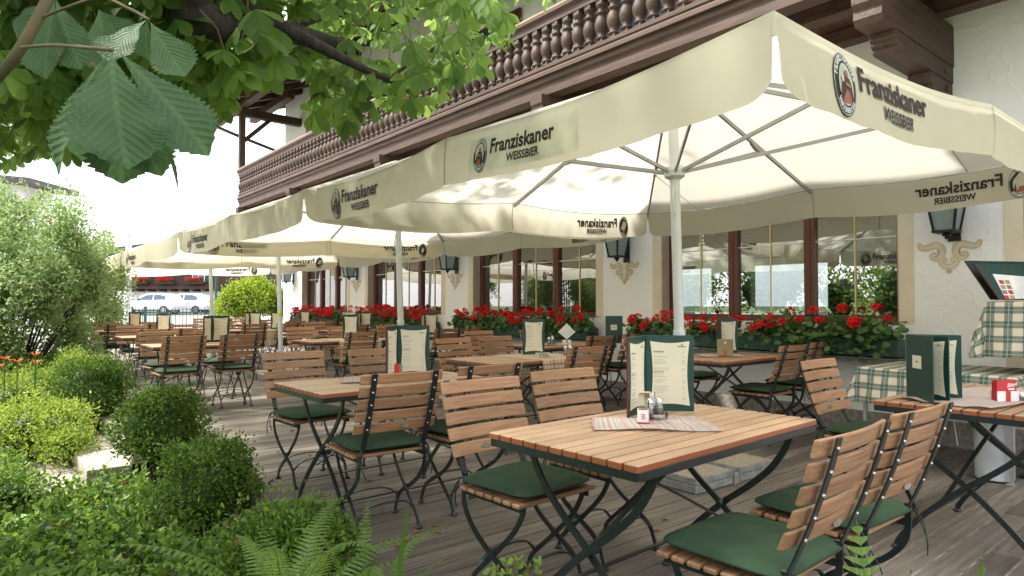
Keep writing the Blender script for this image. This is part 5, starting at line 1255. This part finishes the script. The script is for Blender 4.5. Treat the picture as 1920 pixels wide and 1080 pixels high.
# ---------------------------------------------------------------- horse chestnut tree
def palmate(P,up,size,nl=6,droop=.6,seed=0):
    """P hub points, up: leaf normals (roughly), -> verts/faces of compound leaves"""
    m=len(P); a0=rng.uniform(0,6.3,m); u=unit(np.cross(up,rng.normal(0,1,(m,3)))); w=np.cross(up,u)
    st=np.array([0,.3,.55,.75,.9,1.0]); hw=np.array([.015,.12,.215,.245,.16,.0]); V=[]; 
    for k in range(nl):
        sp=2*PI*.86/nl; a=a0+sp*k; L=size*rng.uniform(.8,1.1,m)*(1-.3*abs(k-(nl-1)/2)/(nl/2)*.9)
        dr=droop*rng.uniform(.6,1.3,m); rad=u*np.cos(a)[:,None]+w*np.sin(a)[:,None]
        e=unit(rad*np.cos(dr)[:,None]+(-up*.35+np.array([0,0,-.75]))*np.sin(dr)[:,None]); s=unit(np.cross(e,up)); n=np.cross(s,e)
        for j in range(6):
            c=P+e*(L*st[j])[:,None]+np.array([0,0,-1])*(L*.16*st[j]**2)[:,None]
            ww=(L*hw[j])[:,None]
            V+= [c-s*ww+n*ww*.28, c, c+s*ww+n*ww*.28]
    V=np.stack(V,1)   # m, nl*18, 3
    f=[]
    for k in range(nl):
        o=k*18
        for j in range(5): f+=[[o+3*j,o+3*j+1,o+3*j+4,o+3*j+3],[o+3*j+1,o+3*j+2,o+3*j+5,o+3*j+4]]
    f=np.array(f); return V.reshape(-1,3),(np.arange(m)[:,None,None]*(nl*18)+f[None]).reshape(-1,4)
ct=thing('chestnut_tree','old horse chestnut whose branches and leaves hang in from the upper left','tree',(-2.0,3.2,GZ))
TO=Vector((-2.0,3.2,GZ)); tl=lambda v:tuple(Vector(v)-TO)
b=MB(); b.tube([tuple(p) for p in bez([(0,0,0),(.05,.0,.8),(.0,.05,1.9),(.1,.1,2.9)],5)],[.42,.36,.34,.33,.32]+[.30]*12,16); b.build('trunk',M_bark,ct,True)
br=[([(-1.95,3.25,2.3),view(200,-60,2.6),view(350,28,2.75),view(470,42,2.95),view(530,55,3.2),view(640,80,4.0)],.115,.04),
    ([(-1.95,3.25,2.2),view(300,-120,3.0),view(440,-5,2.9),view(530,48,3.0),view(620,95,3.1),view(680,125,3.3),view(760,160,3.8)],.05,.014),
    ([view(680,125,4.3),view(700,160,4.4),view(720,175,4.4),view(790,160,4.6)],.02,.008),([view(700,165,4.4),view(790,100,4.8),view(905,30,5.2)],.02,.007),
    ([view(530,48,3.7),view(610,20,4.2),view(720,-30,4.9),view(900,-60,5.5)],.03,.01),
    ([(-1.95,3.25,2.4),(-.6,5.0,3.6),(.6,6.6,4.4)],.14,.05),([(-1.95,3.25,2.4),(-1.5,1.5,3.8),(-.3,.3,4.8)],.14,.05),([(-1.95,3.25,2.4),(0,2.6,4.2),(1.4,2.8,5.2)],.13,.04),([(-1.95,3.25,2.4),(-2.2,5.5,3.6),(-1.8,8,4.6)],.13,.05),
    ([view(60,170,4.2),view(30,60,4.0),view(-60,-60,3.6)],.02,.03)]
b=MB()
for pts,r0,r1 in br:
    P=bez(pts,6); n=len(P); b.tube([tl(p) for p in P],[r0+(r1-r0)*i/(n-1) for i in range(n)],10)
b.build('branch',M_bark,ct,True)
def inpoly(px,py,poly):
    c=np.zeros(len(px),bool); n=len(poly)
    for i in range(n):
        x1,y1=poly[i];x2,y2=poly[(i+1)%n]
        k=((y1>py)!=(y2>py))&(px<(x2-x1)*(py-y1)/(y2-y1+1e-9)+x1); c^=k
    return c
def viewnp(px,py,d): a=(px-960)/F*d; bb=(HZ-py)/F*d; return np.stack([_s*d+_c*a,_c*d-_s*a,EYE+bb],1)
crown=[(-500,300),(0,300),(60,290),(120,270),(190,250),(330,225),(410,205),(428,175),(440,130),(560,105),(572,170),(585,222),(640,228),(690,205),(745,212),(800,190),(850,170),(890,130),(905,95),(950,85),(965,40),(950,-20),(1010,-30),(1050,-14),(1100,-40),(1100,-500),(-500,-500)]
def spawn(n,poly,d0,d1,x0,x1,y0,y1,pw=1.):
    px=rng.uniform(x0,x1,n);py=rng.uniform(y0,y1,n);k=inpoly(px,py,poly);px,py=px[k],py[k]; d=d0+(d1-d0)*rng.uniform(0,1,len(px))**pw; return viewnp(px,py,d)
P=np.concatenate([spawn(1250,crown,3.2,6.4,-80,1100,-60,310),spawn(260,crown,2.6,3.6,-80,520,-60,180),spawn(1500,crown,2.8,5.2,-600,620,-500,-40),spawn(450,crown,5.5,8.2,-80,600,-220,190),spawn(420,crown,5.5,8.5,-60,430,80,310)])
# crown overhead and behind the camera
m=2600; d=unit(rng.normal(0,1,(m,3))); Q=np.array([-2.0,3.0,4.6])+d*np.array([2.6,3.8,1.6])*rng.uniform(.5,1,(m,1))**.5; Q=np.concatenate([Q,rng.uniform(0,1,(900,3))*np.array([3.0,4.2,1.5])+np.array([-2.0,1.4,2.8])])
# keep it off the clear part of the view
rel=Q-np.array([0,0,EYE]); dep=rel[:,0]*_s+rel[:,1]*_c; px=960+F*(rel[:,0]*_c-rel[:,1]*_s)/np.maximum(dep,.1); py=HZ-F*rel[:,2]/np.maximum(dep,.1)
vis=(dep>.1)&(px>-60)&(px<1980)&(py>-60)&(py<1100); Q=Q[~vis]
allp=np.concatenate([P,Q]); nn=unit(rng.normal(0,.38,(len(allp),3))+np.array([-.5,-.6,.75]))
sz=rng.uniform(.095,.165,len(allp)); v,f=palmate(allp,nn,sz); npmesh('foliage',v-np.array(TO),f,L_ches,ct)
b=MB()
for i in range(0,len(P),3):
    p=Vector(P[i]); r=random.Random(i); q=p+Vector((r.uniform(-.12,.12),r.uniform(-.12,.12),r.uniform(.08,.28))); b.tube([tl(p),tl(p.lerp(q,.5)+Vector((.02,.0,.01))),tl(q)],.0028,4,caps=False)
b.build('twigs',M_twig,ct)['kind']='stuff'
# the big near leaf
def bigleaflet(base,tip,width,nrm,droop=.10,fold=.24,n=46):
    bend=random.uniform(-.10,.10); tw=random.uniform(-.5,.5); p1,p2=random.uniform(0,6),random.uniform(0,6)
    base=Vector(base);tip=Vector(tip); ax=tip-base; L=ax.length; e=ax.normalized(); s=e.cross(Vector(nrm)).normalized(); nn=s.cross(e).normalized()
    vs=[];uv=[]
    for i in range(n+1):
        t=i/n; w=math.sin(PI*min(1,t**1.35))**.75 if t<1 else 0; w=(t**1.5)*(1-t**5.5)*1.32*(1 if t<.86 else 1-(t-.86)*2.2)
        w=max(w,0)*width/2; tooth=1+.075*((i%2)*2-1)*(1 if t>.12 else 0)*(.5+t)
        c=base+e*L*t-nn*L*droop*(t*t*2.2-t*.6)+s*L*bend*(4*t*(1-t))*.35; s_=s*math.cos(tw*t)+nn*math.sin(tw*t); n_=nn*math.cos(tw*t)-s*math.sin(tw*t)
        if i==n: w=.0006
        for q in (-1,-.5,0,.5,1):
            ww=w*(tooth if abs(q)==1 else 1); vs.append(c+s_*ww*q+n_*(abs(q)*ww*fold*(1+.5*math.sin(t*5+p1+q))+ .07*ww*math.sin(t*17+q*3+p2)*(abs(q)>.4))); uv.append((q*width/ L*.5*max(w/(width/2),.01)*1.9,t))
    f=[[i*5+k,i*5+k+1,(i+1)*5+k+1,(i+1)*5+k] for i in range(n) for k in range(4)]
    return np.array([tuple(v) for v in vs]),np.array(f),np.array(uv)
def bigleaf(name,specs,parent):
    V=[];Fc=[];U=[];o=0
    for bp,tp,w,nm in specs:
        v,f,u=bigleaflet(view(*bp),view(*tp),w,nm); V.append(v);Fc.append(f+o);U.append(u);o+=len(v)
    return npmesh(name,np.concatenate(V)-np.array(TO),np.concatenate(Fc),L_big,parent,True,np.concatenate(U))
cam=(-_s,-_c,.35); 
bigleaf('large_leaf',[((203,88,1.06),(214,296,1.00),0.216,cam),((200,90,1.07),(62,312,1.08),0.111,(-_s-.5,-_c+.4,.3)),((212,90,1.06),(390,272,1.08),0.146,(-_s+.25,-_c-.2,.5)),((204,92,1.08),(283,336,1.16),0.141,(-_s,-_c,-.1)),((200,92,1.09),(223,352,1.17),0.152,(_s*.2-.3,-_c,-.3)),((198,92,1.09),(125,305,1.15),0.128,(-_s,-_c,.1)),((214,92,1.08),(368,342,1.14),0.059,(_c,-_s,.2))],ct)
bigleaf('large_leaf',[((270,30,1.16),(190,98,1.10),0.128,cam),((272,32,1.17),(338,128,1.16),0.117,(-_s+.3,-_c,.2)),((270,30,1.17),(262,108,1.2),0.117,cam)],ct)
bigleaf('large_leaf',[((95,-10,1.6),(60,130,1.55),0.176,cam),((95,-10,1.6),(130,110,1.55),0.164,cam),((90,-10,1.6),(10,70,1.6),0.152,cam),((175,10,1.8),(185,120,1.75),0.187,cam),((175,10,1.8),(235,80,1.8),0.164,cam)],ct)
b=MB(); b.tube([tl(p) for p in bez([view(-60,190,1.45),view(20,100,1.4),view(85,-20,1.4),view(150,-160,1.5)],5)],.0115,8); b.tube([tl(p) for p in bez([view(30,84,1.38),view(90,80,1.25),view(150,84,1.12),view(203,89,1.06)],5)],.0035,6); b.tube([tl(p) for p in bez([view(60,30,1.4),view(170,-10,1.3),view(230,8,1.2),view(271,31,1.16)],5)],.003,6); b.build('near_twig',M_twig,ct,True)

# garden beyond the bed (seen in the window glass)
for i,(x,y,h,s) in enumerate([(-5,-3,2.4,2.2),(-6.5,1.5,2.7,2.4),(-6,6,2.3,2.2),(-7,10,3.0,2.6),(-5.5,14,2.4,2.0)]):
    shrub('garden_tree',['bushy garden tree mirrored in the nearest window','round garden tree mirrored in the second window','green garden tree behind the flower bed','tall garden tree behind the left shrub','garden tree beyond the farthest bed'][i],'tree',(x,y,h*.6),(s,s,h*.85),L_box if i%2 else L_cover,7000,.13,80+i,lobes=8)

# ---------------------------------------------------------------- far side: road, fence, cars, houses
RZ=.56
b=MB(); q=view(300,572,25.2); A=VA
def far(px,depth,z): q=view(px,HZ,depth); return (q.x,q.y,z)
M=Matrix.Translation(far(300,50,RZ+.008))@Matrix.Rotation(R(VA),4,'Z'); b.add([(-60,-7,0),(60,-7,0),(60,6,0),(-60,6,0)],[(0,1,2,3)],M); tag(b.build('road',M_asph),kind='structure')
b=MB(); M=Matrix.Translation(far(300,57,RZ+.008))@Matrix.Rotation(R(VA),4,'Z'); b.box(-60,60,-.9,1.9,-.1,.11,M); tag(b.build('pavement',M_pave),kind='structure')
b=MB(); M=Matrix.Translation(far(300,23,.02))@Matrix.Rotation(R(VA),4,'Z'); b.box(-30,30,-.4,.4,0,.3,M); tag(b.build('near_pavement',M_pave),kind='structure')
t=thing('iron_fence','teal iron picket fence across the far end of the garden','fence',far(290,20.5,.1),R(VA))
b=MB(); 
for z in (.18,.88): b.box(-4.5,2.05,-.012,.012,z,z+.035)
b.build('rails',M_fence,t); b=MB()
x=-4.5
while x<2.05: b.box(x-.010,x+.010,-.025,-.013,.06,1.0); b.lathe([(.012,1.0),(.001,1.06)],4,(x,-.019,0)); x+=.115
b.build('pickets',M_fence,t)
for x in (-4.5,-2.4,-.3,2.05): b=MB(); b.box(x-.035,x+.035,-.01,.06,0,1.08,b=.004); b.build('post',M_fence,t)
def car(px,depth,label,flip,L=4.0,H=1.46):
    t=thing('parked_car',label,'car',far(px,depth,RZ+.012),R(VA+(180 if flip else 0)),None); h=L/2
    body=[(-h,.32),(-h,.62),(-h+.08,.78),(-h+.75,.93),(-h+1.0,.96),(h-.25,1.0),(h-.03,.92),(h,.6),(h-.05,.3)]
    roof=[(-h+.95,.95),(-h+1.6,1.36),(-h+2.1,H),(h-.95,H-.01),(h-.35,1.30),(h-.08,.98)]
    W=.84
    b=MB(); b.prism(body,-W,W,lambda a,c_,d:(a,d,c_)); n=len(roof)
    vs=[(x,-W+.04+ (z-.95)*.34,z) for x,z in roof]+[(x,W-.04-(z-.95)*.34,z) for x,z in roof]
    b.add(vs,[tuple(range(n)),tuple(range(2*n-1,n-1,-1))]+[(i,i+1,n+i+1,n+i) for i in range(n-1)]); bo=b.build('body',M_carpaint,t)
    bv=bo.modifiers.new('b','BEVEL'); bv.width=.05; bv.segments=3; bv.limit_method='ANGLE'; bv.angle_limit=R(20)
    for sg in (-1,1):
        yy=lambda z:sg*(W-.04-(z-.95)*.34+.006)
        for win in ([(-h+1.22,1.0),(-h+1.75,1.34),(-h+2.15,H-.07),(-h+2.25,H-.07),(-h+2.25,1.0)],[(-h+2.33,1.0),(-h+2.33,H-.07),(h-1.0,H-.08),(h-.62,1.27),(h-.6,1.02)]):
            b=MB(); b.add([(x,yy(z),z) for x,z in win],[tuple(range(5))]); b.build('side_window',M_carglass,t)
    b=MB(); i0=.012; b.add([(-h+1.02-.02,-.62,1.0+i0),(-h+1.02-.02,.62,1.0+i0),(-h+1.98-.02,.56,H-.08),(-h+1.98-.02,-.56,H-.08)],[(0,1,2,3)]); b.build('windscreen',M_carglass,t)
    for wx in (-h+.72,h-.68):
        for sg in (-1,1):
            M=Matrix.Translation((wx,sg*(W-.07),.3))@Matrix.Rotation(PI/2,4,'X'); b=MB(); b.lathe([(.22,-.1),(.30,-.09),(.30,.09),(.22,.1)],24,M=M); w=b.build('wheel',M_tyre,t); b=MB(); b.lathe([(.20,-.105),(.17,-.102),(.17,.102),(.20,.105)],20,M=M); b.build('rim',M_rim,w)
    for sg in (-1,1): b=MB(); b.box(-h-.012,-h+.03,sg*.62-.16,sg*.62+.16,.6,.72,b=.01); b.build('headlight',M_glass,t); b=MB(); b.box(-h+1.25,-h+1.37,sg*(W+.0)-.08,sg*(W+.0)+.08,1.0,1.1,b=.01); b.build('mirror',M_black,t)
    return t
car(287,46.,'white parked car on the left with its sloping bonnet towards the shrubs',False,3.75,1.45)
car(345,48.5,'white parked hatchback on the right with two blue-tinted side windows',False,3.9,1.48)
# timber house with sign across the road
t=thing('timber_house','house across the road with dark timber upper floor and white ground floor','building',far(330,60,-.12),R(VA)); t.scale=(1.43,1.43,1.43)
b=MB(); b.box(-3.1,3.4,0,8,0,2.05); b.build('ground_floor',M_plas,t)
b=MB(); b.box(-3.3,3.6,-.9,8,2.05,4.5); b.build('upper_floor',M_dwood,t)
b=MB(); b.box(-3.5,3.8,-1.0,-.905,1.95,2.15); 
for k in range(9): b.box(-2.9+k*.72,-2.72+k*.72,-.95,.3,1.8,2.045)
b.build('beam_ends',M_dwood,t)
b=MB(); b.prism([(-4.0,4.4),(4.3,4.4),(.15,4.95)],-1.6,8.5,lambda a,c_,d:(a,d,c_)); b.build('roof',M_roof,t)
for (x,z) in ((-1.9,3.0),(1.9,3.0)):
    b=MB(); b.box(x-.4,x+.4,-.96,-.91,z-.6,z+.4); f=b.build('window',M_white,t); b=MB(); b.box(x-.34,x-.03,-.975,-.961,z-.54,z+.34); b.box(x+.03,x+.34,-.975,-.961,z-.54,z+.34); b.build('pane',M_carglass,f)
    for sg in (-1,1): b=MB(); b.box(x+sg*.62-.2,x+sg*.62+.2,-.96,-.92,z-.6,z+.4); b.build('shutter',M_shut,f)
b=MB(); b.box(1.5,2.6,-.05,-.01,.4,1.35); f=b.build('shop_window',M_shut,t); b=MB(); b.box(1.58,2.05,-.06,-.051,.48,1.2); b.box(2.1,2.52,-.06,-.051,.48,1.2); b.build('pane',M_carglass,f)
b=MB(); b.box(-3.3,-.9,-.05,-.01,.2,1.3); f=b.build('shop_window',M_shut,t); b=MB(); 
for k in range(4): b.box(-3.2+k*.58,-2.7+k*.58,-.06,-.051,.3,1.2)
b.build('pane',M_carglass,f)
b=MB(); addtext(b,'SCHUHE',.40,lambda u,v:(-.85+u,-.93,2.88+v),bold=.012,squash=.95); b.build('sign_lettering',M_white,t)
for k,(x) in enumerate((-1.75,-.1,1.75)):
    g=thing('window_box',['balcony box of red flowers left on the timber house','balcony box of red flowers in the middle of the timber house','balcony box of red flowers right on the timber house'][k],'flower box',tuple(Matrix.Translation(far(330,60,-.12))@Matrix.Rotation(R(VA),4,'Z')@Vector((x*1.43,-1.12*1.43,2.25*1.43))),R(VA)); g.scale=(1.43,1.43,1.43); b=MB(); b.box(-.55,.55,-.1,.1,0,.14,b=.01); b.build('box',M_dwood,g)
    P=rng.uniform(-1,1,(160,3))*np.array([.52,.13,.1])+np.array([0,-.03,.22]); v,f=randleaves(P,np.tile([[0,0,1.]],(160,1)),.09,wr=.8); npmesh('foliage',v,f,L_ger,g)
    P=rng.uniform(-1,1,(150,3))*np.array([.52,.13,.08])+np.array([0,-.08,.30]); v,f=randleaves(P,np.tile([[0,-.5,1.]],(150,1)),.09,wr=.9); npmesh('flowers',v,f,M_petal,g)
t=thing('white_house','white gabled house behind the shrubs at the far left','building',far(-85,24,-.1),R(VA+2))
b=MB(); b.box(-4,2.4,0,1.6,0,6.0); b.build('wall',M_plas,t); b=MB(); b.prism([(-4.8,6.35),(3.2,5.7),(3.2,5.9),(-4.8,6.55)],-.9,2.0,lambda a,c_,d:(a,d,c_)); b.build('roof',M_roof,t); b=MB(); b.sweep([(2.38,.4,4.9),(2.9,.4,5.7)],(0,1,0),.1,.1); b.build('brace',M_dwood,t)
b=MB(); b.box(-1,-.2,-.04,-.005,2.6,3.7); b.build('window',M_carglass,t)
b=MB(); b.lathe([(.10,0),(.085,3.2),(.09,3.22),(.02,3.26)],12); o=b.build('flagpole',M_pole); o.location=far(240,20,.2); tag(o,'white flagpole beside the ragged shrub at the far end','flagpole')
b=MB(); b.lathe([(.04,0),(.04,2.4)],8); o=b.build('sign_post',M_fence); o.location=far(405,21,.2); tag(o,'thin dark green post beside the fourth parasol pole','post')
# litter of dry leaves on the deck
for i in range(42):
    x,y=random.choice([(random.uniform(1.6,4),random.uniform(1,7)),(random.uniform(1.6,3.2),random.uniform(1.5,4.5))]); a=random.uniform(0,6); l=random.uniform(.03,.055); b=MB(); v,f=leaves(np.array([[0,0,.004]]),np.array([[math.cos(a),math.sin(a),.12]]),np.array([[-math.sin(a),math.cos(a),0.]]),np.array([l]),np.array([l*.5]),fold=.3)
    o=npmesh('fallen_leaf',v,f,bpy.data.materials.get('dry_leaf') or mat('dry_leaf',(.3,.13,.04),rough=.8)); o.location=(x,y,.002); tag(o,'dry brown leaf lying on the deck boards','leaf','dry leaves on the deck')
# ---------------------------------------------------------------- light, sky, camera
SUN_EL=R(54); SAZ=(-.80,.60)     # horizontal direction towards the sun
sv=Vector((SAZ[0]*math.cos(SUN_EL),SAZ[1]*math.cos(SUN_EL),math.sin(SUN_EL)))
l=bpy.data.lights.new('sun','SUN'); l.energy=SUN_STR; l.angle=R(3); l.color=(1,.955,.88); so=bpy.data.objects.new('sun',l); COL.objects.link(so); so.rotation_euler=sv.to_track_quat('Z','Y').to_euler(); so.location=(-10,8,20)
W=bpy.data.worlds.new('World'); SC.world=W; W.use_nodes=True; n=W.node_tree; n.nodes.clear(); L=n.links.new
o=n.nodes.new('ShaderNodeOutputWorld'); bg=n.nodes.new('ShaderNodeBackground'); bg.inputs[1].default_value=.15
sk=n.nodes.new('ShaderNodeTexSky'); sk.sky_type='NISHITA'; sk.sun_disc=False; sk.sun_elevation=SUN_EL; sk.sun_rotation=math.atan2(SAZ[0],SAZ[1]); sk.dust_density=3.5; sk.air_density=1.2
tc=n.nodes.new('ShaderNodeTexCoord'); nz=n.nodes.new('ShaderNodeTexNoise'); nz.inputs['Scale'].default_value=2.2; nz.inputs['Detail'].default_value=7; L(tc.outputs['Generated'],nz.inputs['Vector'])
mr=n.nodes.new('ShaderNodeMapRange'); mr.inputs['From Min'].default_value=.28; mr.inputs['From Max'].default_value=.6; mr.inputs['To Min'].default_value=.35; mr.inputs['To Max'].default_value=.95; L(nz.outputs['Fac'],mr.inputs['Value'])
mx=n.nodes.new('ShaderNodeMix'); mx.data_type='RGBA'; L(mr.outputs[0],mx.inputs[0]); L(sk.outputs[0],mx.inputs[6]); mx.inputs[7].default_value=(CLOUD,CLOUD*1.01,CLOUD*1.03,1)
L(mx.outputs[2],bg.inputs[0]); L(bg.outputs[0],o.inputs[0])
c=bpy.data.cameras.new('camera'); co=bpy.data.objects.new('camera',c); COL.objects.link(co); co.location=(0,0,EYE); co.rotation_euler=(PI/2+PITCH,0,-YAW); c.sensor_width=36; c.lens=F/1920*36; c.clip_start=.05; c.clip_end=1500; SC.camera=co
c.dof.use_dof=False
SC.view_settings.view_transform='Standard'; SC.view_settings.look='None'; SC.view_settings.exposure=EXPO; SC.view_settings.gamma=1
SC.cycles.max_bounces=10; SC.cycles.transparent_max_bounces=16; SC.cycles.diffuse_bounces=5; SC.cycles.transmission_bounces=6
SC.cycles.sample_clamp_indirect=8
